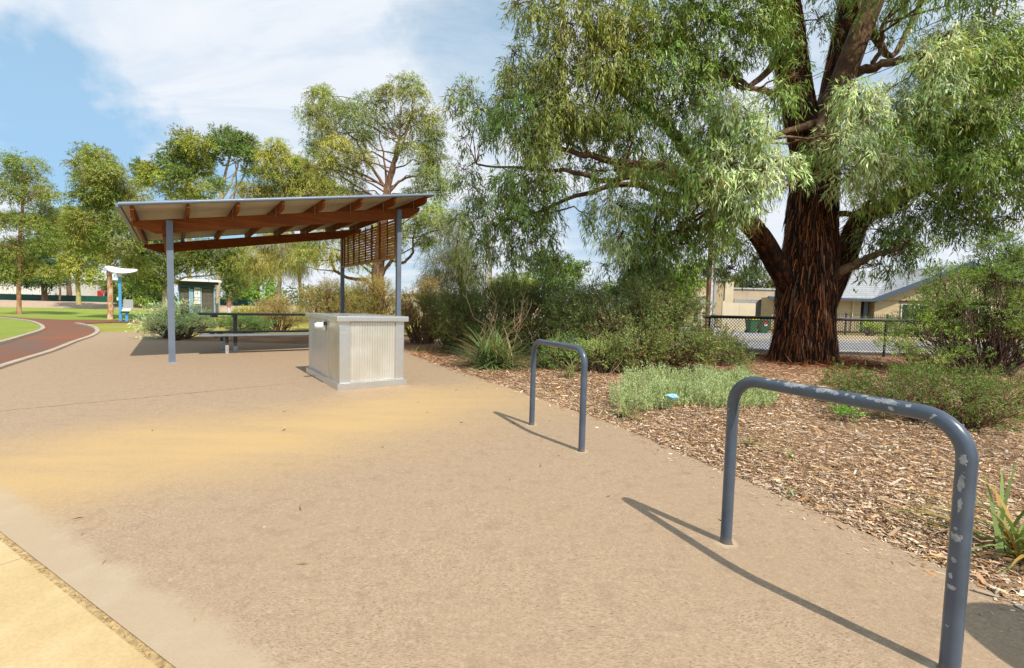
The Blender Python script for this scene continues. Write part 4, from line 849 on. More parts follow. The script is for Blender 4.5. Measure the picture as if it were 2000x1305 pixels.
ridged([(1592, 330, .26, .2), (1612, 250, .3, .35), (1634, 150, .29, .45), (1652, 50, .27, .5), (1668, -40, .23, .5), (1690, -200, .12, .5)], 48, 8, .10, 5.0).build('limb', BIGBARK, big)
ridged([(1588, 290, .2, -.25), (1625, 205, .27, -.25), (1652, 140, .25, -.25), (1682, 60, .23, -.25), (1712, -10, .2, -.3), (1760, -150, .12, -.3)], 40, 8, .05, 7.0).build('limb', LIMBB, big)
ridged([(1580, 720, .2, .1), (1588, 650, .26, .2), (1618, 575, .28, .3), (1652, 500, .255, .3), (1680, 430, .225, .2), (1725, 405, .19, 0), (1790, 365, .17, -.4), (1860, 330, .13, -.8), (1940, 295, .09, -1.1), (2040, 250, .05, -1.4)], 44, 8, .08, 9.0).build('limb', BIGBARK, big)
ridged([(1590, 700, .2, .25), (1575, 630, .25, .15), (1548, 570, .26, .0), (1514, 512, .24, -.2), (1486, 464, .225, -.38), (1458, 430, .205, -.5), (1440, 414, .16, -.58)], 52, 9, .10, 11.0).build('limb', BIGBARK, big)
ridged([(1500, 492, .18, -.28), (1478, 455, .215, -.4), (1440, 415, .215, -.6), (1395, 390, .19, -.8), (1340, 362, .155, -1.0), (1285, 342, .11, -1.2), (1200, 330, .06, -1.4)], 44, 8, .07, 11.0).build('limb', LIMBB, big)
Vb, Cb = [], []
for o in [k for k in big.children if k.data.materials[0] == BIGBARK]:
    nv_ = len(o.data.vertices); co = np.empty(nv_*3, np.float32); o.data.vertices.foreach_get('co', co); no = np.empty(nv_*3, np.float32); o.data.vertices.foreach_get('normal', no); co = co.reshape(-1, 3); no = no.reshape(-1, 3)
    q = RNG.integers(0, nv_, int(nv_*.55)); P = co[q]+no[q]*RNG.uniform(-.004, .016, (len(q), 1))+bb0; N_ = no[q]
    ax_ = unit(co[-50:].mean(0)-co[:50].mean(0)); hz_ = float(np.hypot(ax_[0], ax_[1]))
    if hz_ > .6: continue
    ax = ax_+RNG.normal(0, .10, (len(q), 3)); D = unit(ax-N_*(ax*N_).sum(1, keepdims=True)); sd_ = np.cross(D, N_); L = RNG.gamma(2.2, .13, len(q))[:, None]+.08; w_ = RNG.uniform(.003, .017, (len(q), 1))
    lift = N_*RNG.uniform(0, .022, (len(q), 1)); V = np.empty((len(q), 4, 3)); V[:, 0] = P-sd_*w_; V[:, 1] = P+sd_*w_*.8; V[:, 2] = P-D*L+sd_*w_*.5+lift; V[:, 3] = P-D*L-sd_*w_*.6+lift; Vb.append(V.reshape(-1, 3))
    pc = np.array([(.018, .011, .009), (.05, .022, .013), (.17, .055, .022), (.34, .12, .048), (.26, .16, .11)]); Cb.append(pc[RNG.choice(5, len(q), p=[.36, .22, .19, .15, .08])]*RNG.uniform(.6, 1.3, (len(q), 1)))
quads('loose_bark', np.concatenate(Vb), np.concatenate(Cb), leaf_mat('bark_strip', .02, .85, .15), big, bb0)
LIMBS = [  # px, py, radius, depth offset from the trunk
    [(1430, 408, .2, -.5), (1385, 355, .17, -.3), (1345, 300, .15, -.2), (1305, 248, .13, 0), (1250, 205, .1, .1), (1190, 160, .07, .1), (1120, 110, .04, 0)],
    [(1360, 375, .11, -.9), (1310, 330, .10, -1.0), (1240, 322, .085, -1.1), (1165, 308, .07, -1.3), (1110, 296, .05, -1.4), (1060, 270, .03, -1.5)],
    [(1340, 362, .08, -1.0), (1270, 345, .075, -1.2), (1180, 352, .06, -1.4), (1110, 335, .045, -1.5), (1040, 330, .03, -1.6), (930, 320, .02, -1.2)],
    [(1400, 395, .09, -.8), (1320, 385, .08, -1.0), (1230, 360, .065, -1.0), (1140, 380, .05, -1.0), (1060, 410, .035, -1.0), (985, 430, .02, -1.0)],
    [(1440, 418, .09, -.6), (1390, 440, .07, -.9), (1330, 450, .05, -1.2), (1270, 470, .03, -1.5)],
    [(1515, 85, .12, 0), (1470, 58, .09, -.3), (1410, 42, .075, -.6), (1370, 20, .06, -.8), (1340, -10, .04, -1.0)],
    [(1525, 110, .1, 0), (1460, 170, .06, -.5), (1410, 140, .05, -.8), (1360, 100, .04, -1.0), (1300, 95, .03, -1.2)],
    [(1540, 180, .1, -.1), (1480, 175, .06, -.6), (1420, 150, .045, -.9), (1350, 160, .03, -1.2)],
    [(1600, 240, .11, -.2), (1520, 262, .06, -.9), (1470, 285, .045, -1.8), (1430, 270, .03, -2.3)],
    [(1610, 215, .1, -.3), (1670, 225, .06, -1.0), (1720, 235, .04, -1.6), (1760, 250, .03, -1.9)],
    [(1645, 150, .14, -.2), (1700, 135, .1, -.5), (1760, 115, .08, -.8), (1840, 98, .05, -1.2), (1920, 80, .03, -1.4)],
    [(1690, 40, .1, -.2), (1740, 110, .07, .2), (1790, 20, .06, .2), (1830, -60, .04, .2)],
    [(1700, 135, .06, -.5), (1718, 95, .05, -.6), (1725, 45, .035, -.6)],
    [(1640, 418, .075, -.4), (1700, 412, .06, -.6), (1760, 392, .05, -.8), (1805, 362, .04, -1.0), (1840, 300, .03, -1.2)],
    [(1618, 548, .12, -.45), (1660, 522, .11, -.7), (1702, 500, .08, -.9), (1742, 490, .055, -1.1), (1775, 470, .03, -1.2)],
    [(1860, 330, .07, -.8), (1900, 260, .05, -1.0), (1930, 200, .03, -1.2)], [(1800, 362, .06, -.5), (1850, 400, .04, -.7), (1890, 430, .025, -.9)],
    [(1520, 20, .14, 0), (1440, -40, .1, -.6), (1330, -80, .07, -1.0), (1200, -60, .05, -1.3), (1090, 10, .03, -1.4)],
    [(1665, -40, .12, .4), (1780, -100, .08, 0), (1900, -90, .05, -.4)]]
tips = []
for L_ in LIMBS:
    R_ = spline([[*at(p[0], p[1], BY+p[3]), p[2]] for p in L_], 5); R_[1:-1, :3] += RNG.normal(size=(len(R_)-2, 3))*.018
    m = MB(); m.tube(R_[:, :3]-bb0, R_[:, 3], 9); m.build('limb', LIMBB, big); tips.append(R_)
for rows in ([(1588, 345, .33, 0), (1556, 190, .3, 0), (1533, 0, .25, 0), (1500, -230, .14, 0)], [(1625, 205, .2, -.2), (1712, -10, .18, -.3)], [(1725, 405, .2, 0), (1860, 330, .13, -.8), (2040, 250, .05, -1.4)]):
    tips.append(spline([[*at(p[0], p[1], BY+p[3]), p[2]] for p in rows], 8))
SK = np.concatenate(tips)
G_, P_, Y_, D_ = (.215, .305, .072), (.45, .53, .27), (.28, .32, .08), (.175, .24, .065)  # P_: sunlit brightness painted into the leaf colour of the pale clumps
BC = [  # px, py, rx, ry, depth, tint, density
    (1440, 208, 62, 40, 9.0, P_, 1.2), (1400, 262, 55, 50, 9.0, G_, 1.2), (1462, 268, 55, 45, 8.9, P_, 1.2), (1430, 320, 62, 48, 8.8, P_, 1.2), (1488, 330, 60, 42, 8.7, P_, 1.2), (1455, 378, 55, 38, 8.8, P_, 1.1), (1530, 315, 36, 26, 8.6, P_, 1.1), (1420, 405, 40, 30, 9.0, G_, 1.0), (1515, 190, 40, 36, 9.8, G_, .9),
    (1668, 186, 58, 34, 9.4, P_, 1.1), (1722, 210, 62, 42, 9.6, P_, 1.0), (1680, 240, 50, 42, 9.2, P_, 1.1), (1640, 275, 40, 40, 9.1, P_, .9), (1690, 300, 62, 45, 9.1, P_, 1.2), (1660, 345, 50, 30, 9.2, P_, .9), (1730, 290, 60, 50, 9.4, G_, 1.1), (1740, 345, 55, 42, 9.6, G_, 1.0), (1700, 385, 40, 34, 10.4, G_, .8), (1560, 330, 24, 18, 9.3, G_, .5),
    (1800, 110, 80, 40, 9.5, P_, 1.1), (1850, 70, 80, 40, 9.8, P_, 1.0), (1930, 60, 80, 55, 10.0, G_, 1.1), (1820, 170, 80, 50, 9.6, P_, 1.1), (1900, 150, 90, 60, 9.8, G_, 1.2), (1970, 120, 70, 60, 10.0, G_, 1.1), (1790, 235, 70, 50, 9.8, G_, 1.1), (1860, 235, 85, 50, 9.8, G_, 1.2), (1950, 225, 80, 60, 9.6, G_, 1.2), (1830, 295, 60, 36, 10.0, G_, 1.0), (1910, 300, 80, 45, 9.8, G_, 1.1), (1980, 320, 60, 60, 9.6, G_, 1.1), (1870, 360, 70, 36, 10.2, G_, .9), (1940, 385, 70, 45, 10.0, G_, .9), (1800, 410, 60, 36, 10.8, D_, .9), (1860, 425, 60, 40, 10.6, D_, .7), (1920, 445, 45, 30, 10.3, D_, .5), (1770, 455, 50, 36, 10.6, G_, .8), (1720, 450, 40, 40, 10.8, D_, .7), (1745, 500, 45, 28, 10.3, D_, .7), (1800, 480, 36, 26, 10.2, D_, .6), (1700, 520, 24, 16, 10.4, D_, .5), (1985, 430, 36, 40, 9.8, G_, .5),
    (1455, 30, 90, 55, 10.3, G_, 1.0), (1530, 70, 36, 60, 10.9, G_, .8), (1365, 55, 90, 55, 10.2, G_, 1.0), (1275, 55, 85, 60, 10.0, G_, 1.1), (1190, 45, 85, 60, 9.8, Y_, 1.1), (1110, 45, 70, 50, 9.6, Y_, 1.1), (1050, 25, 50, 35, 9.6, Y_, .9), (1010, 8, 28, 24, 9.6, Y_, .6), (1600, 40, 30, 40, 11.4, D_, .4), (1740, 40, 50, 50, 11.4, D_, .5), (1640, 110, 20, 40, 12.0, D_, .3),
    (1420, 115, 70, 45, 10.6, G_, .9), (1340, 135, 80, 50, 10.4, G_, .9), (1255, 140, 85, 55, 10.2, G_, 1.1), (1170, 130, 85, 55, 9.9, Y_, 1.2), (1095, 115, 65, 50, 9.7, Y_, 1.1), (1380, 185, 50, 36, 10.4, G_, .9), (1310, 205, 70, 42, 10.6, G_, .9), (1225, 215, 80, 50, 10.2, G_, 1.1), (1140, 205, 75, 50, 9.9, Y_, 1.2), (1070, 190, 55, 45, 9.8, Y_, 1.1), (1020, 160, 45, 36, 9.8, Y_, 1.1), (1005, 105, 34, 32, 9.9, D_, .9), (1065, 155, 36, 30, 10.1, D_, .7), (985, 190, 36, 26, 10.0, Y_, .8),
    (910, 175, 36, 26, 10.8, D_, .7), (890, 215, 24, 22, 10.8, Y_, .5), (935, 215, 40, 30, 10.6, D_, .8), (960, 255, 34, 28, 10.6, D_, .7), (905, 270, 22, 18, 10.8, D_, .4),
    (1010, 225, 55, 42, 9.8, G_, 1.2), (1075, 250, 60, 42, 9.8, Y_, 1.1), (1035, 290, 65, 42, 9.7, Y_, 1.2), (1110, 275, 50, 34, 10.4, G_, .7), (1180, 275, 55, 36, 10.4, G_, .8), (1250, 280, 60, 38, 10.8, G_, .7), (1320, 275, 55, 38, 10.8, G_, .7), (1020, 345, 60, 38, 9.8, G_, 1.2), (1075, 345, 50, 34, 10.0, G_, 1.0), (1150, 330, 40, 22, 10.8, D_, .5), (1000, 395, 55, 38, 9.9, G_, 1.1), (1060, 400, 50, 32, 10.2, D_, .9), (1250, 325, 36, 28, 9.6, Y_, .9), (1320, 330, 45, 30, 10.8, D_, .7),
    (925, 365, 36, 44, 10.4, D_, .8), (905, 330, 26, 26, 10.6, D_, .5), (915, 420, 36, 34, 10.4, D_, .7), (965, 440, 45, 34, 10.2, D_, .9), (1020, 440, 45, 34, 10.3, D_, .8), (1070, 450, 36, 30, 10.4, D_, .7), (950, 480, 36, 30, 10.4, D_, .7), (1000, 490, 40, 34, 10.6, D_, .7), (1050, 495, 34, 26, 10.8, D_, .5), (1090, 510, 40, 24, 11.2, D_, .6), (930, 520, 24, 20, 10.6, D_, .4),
    (1205, 400, 50, 36, 9.6, P_, 1.0), (1255, 410, 55, 36, 9.8, G_, 1.1), (1160, 420, 30, 30, 9.9, G_, .6), (1215, 455, 50, 36, 9.7, P_, 1.1), (1270, 460, 55, 38, 9.9, G_, 1.1), (1320, 420, 55, 40, 10.2, G_, .9), (1370, 425, 50, 36, 10.4, D_, .9), (1330, 475, 55, 36, 10.2, G_, .9), (1385, 480, 50, 36, 10.5, D_, .8), (1240, 505, 40, 36, 10.6, D_, 1.0), (1275, 520, 36, 36, 10.9, D_, 1.0), (1440, 480, 36, 34, 11.4, D_, .7), (1430, 525, 36, 26, 11.4, D_, .6), (1475, 505, 24, 30, 12.0, D_, .5), (1250, 560, 30, 22, 11.2, D_, .9), (1350, 525, 40, 22, 10.8, D_, .6), (1400, 345, 40, 30, 10.0, G_, .8), (1380, 305, 40, 30, 9.8, G_, .8), (1340, 380, 40, 24, 10.8, D_, .6), (1185, 520, 22, 18, 10.8, D_, .3),
    (1345, 340, 48, 34, 8.9, G_, 1.1), (1290, 325, 44, 28, 9.0, G_, .9), (1385, 362, 40, 28, 8.8, P_, 1.0), (1235, 318, 44, 26, 9.1, Y_, .8), (1180, 335, 36, 22, 9.2, G_, .7), (1410, 440, 36, 26, 9.6, G_, .7), (1295, 385, 40, 26, 9.2, G_, .8), (1550, 150, 26, 40, 10.2, G_, .5), (1590, 300, 40, 26, 9.6, G_, .7), (1800, 330, 50, 26, 9.6, G_, .8), (1900, 320, 60, 30, 9.4, G_, .8),
    # part of the crown above the frame
    (1450, -90, 160, 90, 10.2, G_, .6), (1280, -70, 140, 80, 9.8, G_, .6), (1130, -50, 100, 60, 9.6, Y_, .6), (1620, -120, 140, 90, 10.4, G_, .6), (1800, -80, 160, 90, 9.8, G_, .6), (1960, -40, 120, 80, 9.8, G_, .6), (2100, 120, 130, 120, 9.6, G_, .6), (2120, 320, 110, 100, 9.6, G_, .6)]
Vs, Cs = [], []; tw = MB(); BL, BW_, MM = .165, .0235, 12
OVER = [(2.2, 6.3, 7.8), (3.2, 5.6, 8.0), (4.2, 6.4, 7.8), (5.0, 5.3, 8.0), (3.4, 7.2, 8.3), (1.5, 7.4, 8.0), (5.3, 6.7, 8.4), (9.6, 7.0, 7.6), (10.6, 6.0, 8.0), (9.0, 6.0, 8.4)]   # unseen crown clumps overhead, added to shade the shrubs and trunk
BC += [(o_, None, 1.05, .6, 0, D_, .8) for o_ in OVER]; BT = [[], []]
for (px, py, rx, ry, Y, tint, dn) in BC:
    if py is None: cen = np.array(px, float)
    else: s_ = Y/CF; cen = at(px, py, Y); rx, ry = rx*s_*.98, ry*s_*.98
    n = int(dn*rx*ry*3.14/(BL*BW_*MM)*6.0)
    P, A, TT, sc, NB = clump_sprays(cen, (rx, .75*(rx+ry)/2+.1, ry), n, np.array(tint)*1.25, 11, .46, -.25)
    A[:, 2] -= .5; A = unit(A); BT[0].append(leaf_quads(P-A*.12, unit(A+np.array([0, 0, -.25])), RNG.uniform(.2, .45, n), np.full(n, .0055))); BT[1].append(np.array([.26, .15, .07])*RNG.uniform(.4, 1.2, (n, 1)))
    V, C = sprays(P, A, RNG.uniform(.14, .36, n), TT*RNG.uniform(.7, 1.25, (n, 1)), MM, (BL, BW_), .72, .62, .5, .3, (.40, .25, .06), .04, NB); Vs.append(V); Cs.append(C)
    dd_ = np.linalg.norm(SK[:, :3]-cen, axis=1)+np.where(SK[:, 2] > cen[2]+.25, .8, 0)+(np.where(SK[:, 2] < 7.6, 50, 0) if py is None else 0); i = int(np.argmin(dd_)); L = np.linalg.norm(SK[i, :3]-cen)
    if L > .15:
        Pb = branch_path(SK[i, :3], cen, .08, .06, 6); r0 = min(SK[i, 3]*.7, .012+.016*L); tw.tube(Pb-bb0, np.linspace(r0, r0*.45, 6), 6, cap=False)
    else: r0 = .02
    for q in sc:
        Pb = branch_path(cen, q, .08, .09, 5); tw.tube(Pb-bb0, np.linspace(r0*.45+.002, .004, 5), 4, cap=False)
        for _ in range(2):
            e = q+rsphere(1)[0]*rx*.42; Pt = branch_path(Pb[3], e, .04, .1, 4); tw.tube(Pt-bb0, np.linspace(.005, .002, 4), 3, cap=False)
tw.build('twigs', LIMBB, big); quads('branchlets', np.concatenate(BT[0]), np.concatenate(BT[1]), LEAF, big, bb0)
quads('crown', np.concatenate(Vs), np.concatenate(Cs), leaf_mat('weeping_leaf', .2, .45, .35), big, bb0)

# ------------------------------------------------------------------ background trees
def limbs(root, Y, rows, mat):
    b = np.array(root.location)
    for L_ in rows:
        R_ = spline([[*at(p[0], p[1], Y+(p[3] if len(p) > 3 else 0)), p[2]] for p in L_], 5); R_[1:-1, :3] += RNG.normal(size=(len(R_)-2, 3))*.03
        m = MB(); m.tube(R_[:, :3]-b, R_[:, 3], 8); m.build('limb', mat, root)
GUM = [(.20, .235, .065), (.17, .22, .055), (.24, .26, .07)]; GUMY = [(.30, .30, .075), (.27, .29, .08), (.33, .31, .09)]; GUMD = [(.10, .15, .05), (.12, .17, .05)]; OR_ = (.36, .2, .06)
BARK_MIX = bark_mat('patchy_bark', [(.32, (.22, .085, .035)), (.46, (.46, .22, .09)), (.54, (.55, .40, .28)), (.66, (.62, .55, .46))], (5, 5, 2.2))
GRP = 'gum trees across the park'
tree('gum_tree', 'slender gum tree with pinkish trunk at the far left edge of the park', 'tree', 29.6, [(38, 613, .115), (37, 560, .105), (39, 480, .09), (44, 400, .07), (48, 350, .045)],
     [(45, 312, 36, 18), (75, 345, 30, 18), (15, 335, 34, 22), (95, 372, 20, 14), (20, 380, 34, 22), (62, 385, 30, 18), (15, 430, 36, 24), (80, 410, 26, 18), (55, 440, 34, 22), (20, 480, 34, 24), (75, 480, 32, 22), (95, 445, 20, 16), (50, 520, 30, 20), (85, 530, 30, 16), (5, 525, 26, 20)], GUM, 2.6, (.125, .036), .5, 10, .45, bark=BARK_GUM, group=GRP, odd=OR_, oddp=.07)
tree('gum_tree', 'tall leafy gum tree with orange and white trunk behind the blue exercise post', 'tree', 25.6, [(215, 626, .14), (216, 590, .13), (213, 520, .115), (208, 450, .095), (203, 380, .07), (190, 330, .04)],
     [(170, 296, 26, 15), (195, 305, 28, 16), (165, 322, 24, 16), (205, 335, 34, 20), (170, 350, 26, 20), (205, 368, 38, 22), (148, 345, 12, 8), (165, 392, 28, 18), (200, 405, 36, 22), (240, 365, 30, 20), (255, 385, 34, 24), (180, 432, 38, 24), (225, 425, 36, 26), (262, 430, 30, 26), (155, 455, 28, 18), (215, 468, 36, 24), (250, 475, 30, 24), (185, 490, 32, 20), (225, 505, 26, 16), (265, 515, 28, 18)], GUM, 3.0, (.125, .038), .45, 11, .45, bark=BARK_MIX, group=GRP, odd=OR_, oddp=.07, sub=.42)
tree('gum_tree', 'gum tree with smooth yellow trunk standing on the mulched bank at left', 'tree', 46, [(154, 592, .2), (153, 550, .18), (152, 500, .15), (150, 440, .09)],
     [(150, 420, 30, 18), (122, 440, 30, 20), (180, 450, 28, 20), (145, 470, 36, 20), (110, 480, 28, 18), (175, 495, 30, 20), (140, 510, 30, 18), (165, 530, 24, 14), (190, 540, 20, 12)], GUMY, 2.6, (.26, .08), .7, 10, .4, bark=plain('yellow_bark', (.42, .33, .14), .8), group=GRP, odd=OR_, oddp=.08)
tree('young_tree', 'thin staked sapling with small green crown in front of the white shed', 'tree', 50, [(117, 584, .09), (118, 555, .07), (119, 535, .05)], [(119, 530, 20, 8), (112, 536, 12, 6), (127, 534, 12, 6)], [(.2, .28, .05)], 2.2, (.22, .08), .4, 9, .3)
tree('shade_tree', 'dark broad shade tree overhanging the green mesh fence at far left', 'tree', 57, [(88, 588, .3), (86, 540, .25), (84, 500, .2)], [(20, 500, 36, 26), (60, 490, 40, 30), (95, 505, 34, 28), (40, 530, 36, 22), (75, 540, 36, 22), (108, 545, 28, 20), (15, 540, 30, 14), (120, 520, 24, 20), (98, 552, 26, 12), (50, 545, 30, 10)], [(.05, .085, .04), (.06, .10, .045)], 3.0, (.3, .1), .7, 10, .4, bark=BARK_BROWN)
tree('shade_tree', 'blue green bushy tree rising behind the yellow trunked gum', 'tree', 64, [(135, 590, .3), (130, 500, .25)], [(105, 455, 36, 26), (135, 470, 30, 26), (120, 420, 26, 18), (165, 500, 26, 26), (95, 480, 26, 20)], [(.10, .16, .10)], 2.6, (.35, .1), .7, 10, .4, bark=BARK_BROWN)
tree('gum_tree', 'drooping dark gum with red flecked leaves behind the front left shelter post', 'tree', 31, [(321, 606, .15), (322, 560, .14), (326, 500, .12), (335, 440, .1)],
     [(290, 450, 36, 26), (330, 455, 36, 26), (290, 495, 38, 24), (345, 495, 38, 26), (275, 535, 30, 22), (320, 530, 34, 20), (385, 485, 36, 26), (375, 515, 34, 16), (425, 490, 36, 22), (420, 515, 30, 16), (465, 500, 32, 24), (460, 520, 26, 16), (250, 500, 26, 24), (300, 555, 22, 14)], [(.15, .2, .055), (.12, .17, .05), (.2, .24, .06)], 3.0, (.14, .04), .5, 11, .6, bark=BARK_PALE, group=GRP, odd=(.34, .15, .05), oddp=.10)
tree('gum_tree', 'round crowned gum rising over the left end of the shelter roof', 'tree', 45, [(368, 604, .22), (370, 480, .2), (370, 380, .16), (366, 320, .1)],
     [(360, 268, 28, 15), (388, 280, 28, 18), (340, 292, 30, 17), (368, 305, 34, 20), (330, 318, 30, 18), (385, 325, 28, 18), (272, 325, 18, 12), (290, 335, 28, 16), (310, 350, 34, 16), (280, 355, 26, 14), (345, 350, 30, 18), (330, 378, 36, 14), (375, 372, 34, 18), (410, 365, 22, 18), (405, 390, 22, 12)], [(.19, .235, .075), (.16, .21, .07), (.28, .29, .075)], 3.2, (.22, .08), .55, 10, .2, bark=BARK_PALE, group=GRP, odd=(.33, .24, .08), oddp=.06, sub=.5)
tree('gum_tree', 'tall umbrella crowned gum with bare pale stems above the shelter roof', 'tree', 48, [(425, 604, .2), (427, 480, .19), (430, 400, .18), (438, 350, .14), (448, 310, .09)],
     [(438, 268, 30, 17), (465, 280, 30, 18), (425, 288, 28, 16), (480, 300, 22, 16), (450, 300, 32, 15), (495, 310, 12, 14), (418, 312, 16, 9), (488, 328, 12, 12)], [(.13, .19, .07), (.15, .2, .075)], 3.6, (.22, .08), .5, 10, .1, bark=BARK_PALE, group=GRP, odd=(.33, .2, .08), oddp=.06, sub=.5)
tr_ = [o for o in COL.objects if o.name.startswith('gum_tree')][-1]
limbs(tr_, 48, [[(431, 395, .12), (455, 350, .09), (470, 310, .06)], [(446, 395, .1, .6), (475, 345, .08, .6), (485, 315, .05, .6)], [(455, 395, .09, 1), (462, 350, .07, 1), (458, 310, .05, 1)], [(433, 385, .07), (412, 340, .05), (405, 320, .03)]], BARK_PALE)
tree('wattle_tree', 'yellow green feathery tree behind the middle of the shelter roof', 'tree', 37, [(590, 610, .13), (580, 500, .12), (560, 400, .1), (550, 330, .06)],
     [(535, 285, 26, 17), (515, 308, 24, 18), (560, 308, 28, 18), (585, 330, 28, 18), (520, 340, 34, 18), (560, 345, 38, 20), (610, 350, 36, 20), (500, 368, 30, 18), (550, 375, 44, 16), (600, 380, 44, 16), (645, 370, 36, 18), (500, 395, 20, 14), (660, 395, 30, 14)], GUMY, 3.0, (.2, .04), .6, 12, .75, bark=BARK_BROWN, odd=(.42, .3, .08), oddp=.08)
T7 = tree('gum_tree', 'large open crowned gum with red branches behind the right end of the shelter', 'tree', 26, [(738, 618, .42), (738, 560, .36), (742, 480, .3), (748, 420, .26), (757, 368, .2), (768, 320, .11), (780, 270, .06)],
     [(628, 190, 34, 18), (608, 222, 24, 22), (650, 215, 30, 22), (640, 255, 36, 22), (690, 225, 36, 22), (730, 205, 34, 20), (770, 188, 34, 20), (795, 160, 26, 16), (815, 190, 30, 20), (700, 258, 38, 24), (750, 245, 38, 22), (800, 235, 36, 22), (840, 225, 28, 24), (615, 290, 26, 22), (660, 292, 34, 24), (700, 305, 36, 22), (850, 270, 30, 26), (815, 285, 34, 22), (640, 330, 32, 22), (680, 340, 36, 20), (600, 325, 18, 14), (860, 320, 30, 24), (830, 335, 30, 22), (870, 365, 26, 26), (700, 375, 36, 16), (820, 375, 30, 18), (660, 378, 30, 14), (850, 410, 32, 24), (870, 440, 26, 24), (825, 440, 26, 22), (640, 450, 30, 22), (690, 470, 34, 22), (610, 480, 34, 22), (650, 500, 32, 20), (705, 505, 28, 16), (845, 480, 28, 20), (735, 450, 26, 20), (590, 505, 26, 18), (780, 450, 24, 20), (765, 480, 26, 18)], [(.27, .28, .10), (.31, .30, .10), (.22, .255, .10)], 2.2, (.15, .032), .5, 12, .7, bark=BARK_RED, group=GRP, odd=(.38, .25, .09), oddp=.07, sub=.42, dY=1.5)
limbs(T7, 26, [[(740, 575, 0.127), (715, 548, 0.108), (690, 546, 0.098), (664, 535, 0.084), (645, 512, 0.063), (650, 490, 0.039)], [(664, 535, 0.044), (640, 528, 0.035), (600, 522, 0.019)], [(742, 540, 0.117), (765, 512, 0.098), (790, 512, 0.084), (806, 492, 0.073), (808, 462, 0.059), (820, 430, 0.035)], [(806, 480, 0.049), (835, 455, 0.035), (870, 445, 0.019)],
               [(757, 372, 0.108), (735, 340, 0.084), (712, 305, 0.063), (695, 275, 0.044), (660, 240, 0.024)], [(758, 365, 0.098), (772, 320, 0.078), (790, 270, 0.054), (805, 220, 0.035), (800, 180, 0.019)], [(757, 378, 0.088), (785, 352, 0.068), (820, 340, 0.049), (860, 330, 0.030)], [(752, 395, 0.073), (715, 375, 0.059), (675, 350, 0.044), (640, 320, 0.024)], [(755, 365, 0.073), (750, 310, 0.049), (740, 260, 0.035), (735, 220, 0.019)]], BARK_RED)
tree('she_oak', 'small wispy she oak with forked trunk beside the dry shrubs', 'tree', 28, [(541, 632, .17), (543, 590, .15), (546, 560, .13), (545, 535, .08)], [(540, 475, 36, 24), (505, 485, 28, 24), (575, 480, 32, 24), (520, 515, 32, 22), (565, 515, 32, 22), (595, 505, 24, 22), (490, 515, 20, 20), (545, 500, 30, 22), (540, 445, 30, 18)], [(.30, .29, .10), (.33, .30, .11)], 2.0, (.3, .014), .6, 12, 1.0, bark=BARK_PALE, odd=(.4, .28, .1), oddp=.12, spread=.5)
tree('she_oak', 'dark wispy she oak behind the shrubs near the far power pole', 'tree', 17.5, [(905, 660, .16), (908, 600, .13), (900, 540, .1), (890, 490, .06)], [(890, 470, 38, 30), (860, 510, 36, 30), (915, 500, 38, 32), (935, 540, 30, 26), (875, 545, 38, 26), (905, 555, 40, 22), (850, 545, 26, 22), (895, 430, 30, 26)], [(.14, .135, .05), (.17, .15, .06), (.11, .125, .045)], 1.6, (.22, .010), .5, 13, .9, bark=BARK_DARK, odd=(.2, .13, .06), oddp=.15, spread=.55)
tree('olive_tree', 'mid green leafy tree above the shrubs right of the far power pole', 'tree', 30, [(1070, 615, .2), (1072, 570, .16), (1075, 540, .1)], [(1065, 510, 26, 18), (1100, 515, 28, 18), (1080, 540, 34, 20), (1045, 540, 24, 20), (1120, 540, 24, 18), (1100, 560, 34, 18), (1055, 565, 30, 18), (1135, 525, 16, 12)], [(.13, .2, .055), (.16, .22, .06)], 2.8, (.16, .07), .45, 10, .2, bark=BARK_BROWN)
tree('rounded_tree', 'yellow green rounded small tree beside the far power pole', 'tree', 25, [(1003, 620, .16), (1003, 585, .13), (1004, 565, .1)], [(1000, 548, 28, 18), (980, 565, 24, 20), (1025, 562, 26, 20), (1003, 575, 34, 18), (1030, 585, 24, 12)], [(.26, .26, .05), (.2, .22, .05)], 3.0, (.12, .03), .35, 12, .3, bark=BARK_BROWN)
tree('dark_tree', 'dark dense tree hanging low in front of the bright green trees', 'tree', 19, [(1246, 640, .18), (1248, 590, .15), (1250, 540, .12)], [(1250, 500, 34, 22), (1225, 530, 28, 22), (1265, 535, 30, 24), (1240, 560, 34, 22), (1275, 565, 24, 18), (1215, 570, 24, 16)], [(.06, .09, .035), (.075, .11, .04)], 3.0, (.13, .035), .4, 12, .5, bark=BARK_DARK)
tree('bright_tree', 'bright lime green tree between the dark tree and the flat roofed building', 'tree', 33, [(1318, 620, .2), (1318, 580, .17), (1320, 550, .12)], [(1300, 530, 28, 18), (1335, 525, 30, 20), (1290, 555, 28, 18), (1320, 555, 34, 20), (1360, 540, 28, 20), (1345, 565, 26, 16), (1200, 560, 24, 16), (1185, 575, 20, 12), (1375, 520, 22, 18), (1330, 580, 26, 12)], [(.22, .33, .05), (.2, .29, .05), (.3, .36, .07)], 2.8, (.17, .085), .45, 10, .2, bark=BARK_BROWN)
tree('dark_tree', 'olive green tree behind the low rendered garage', 'tree', 58, [(1478, 620, .3), (1478, 570, .25)], [(1440, 548, 26, 18), (1470, 535, 26, 18), (1500, 545, 26, 20), (1455, 565, 26, 14), (1490, 565, 26, 14), (1520, 555, 18, 16)], [(.13, .17, .06), (.17, .18, .07)], 2.8, (.3, .1), .6, 10, .3, bark=BARK_BROWN)
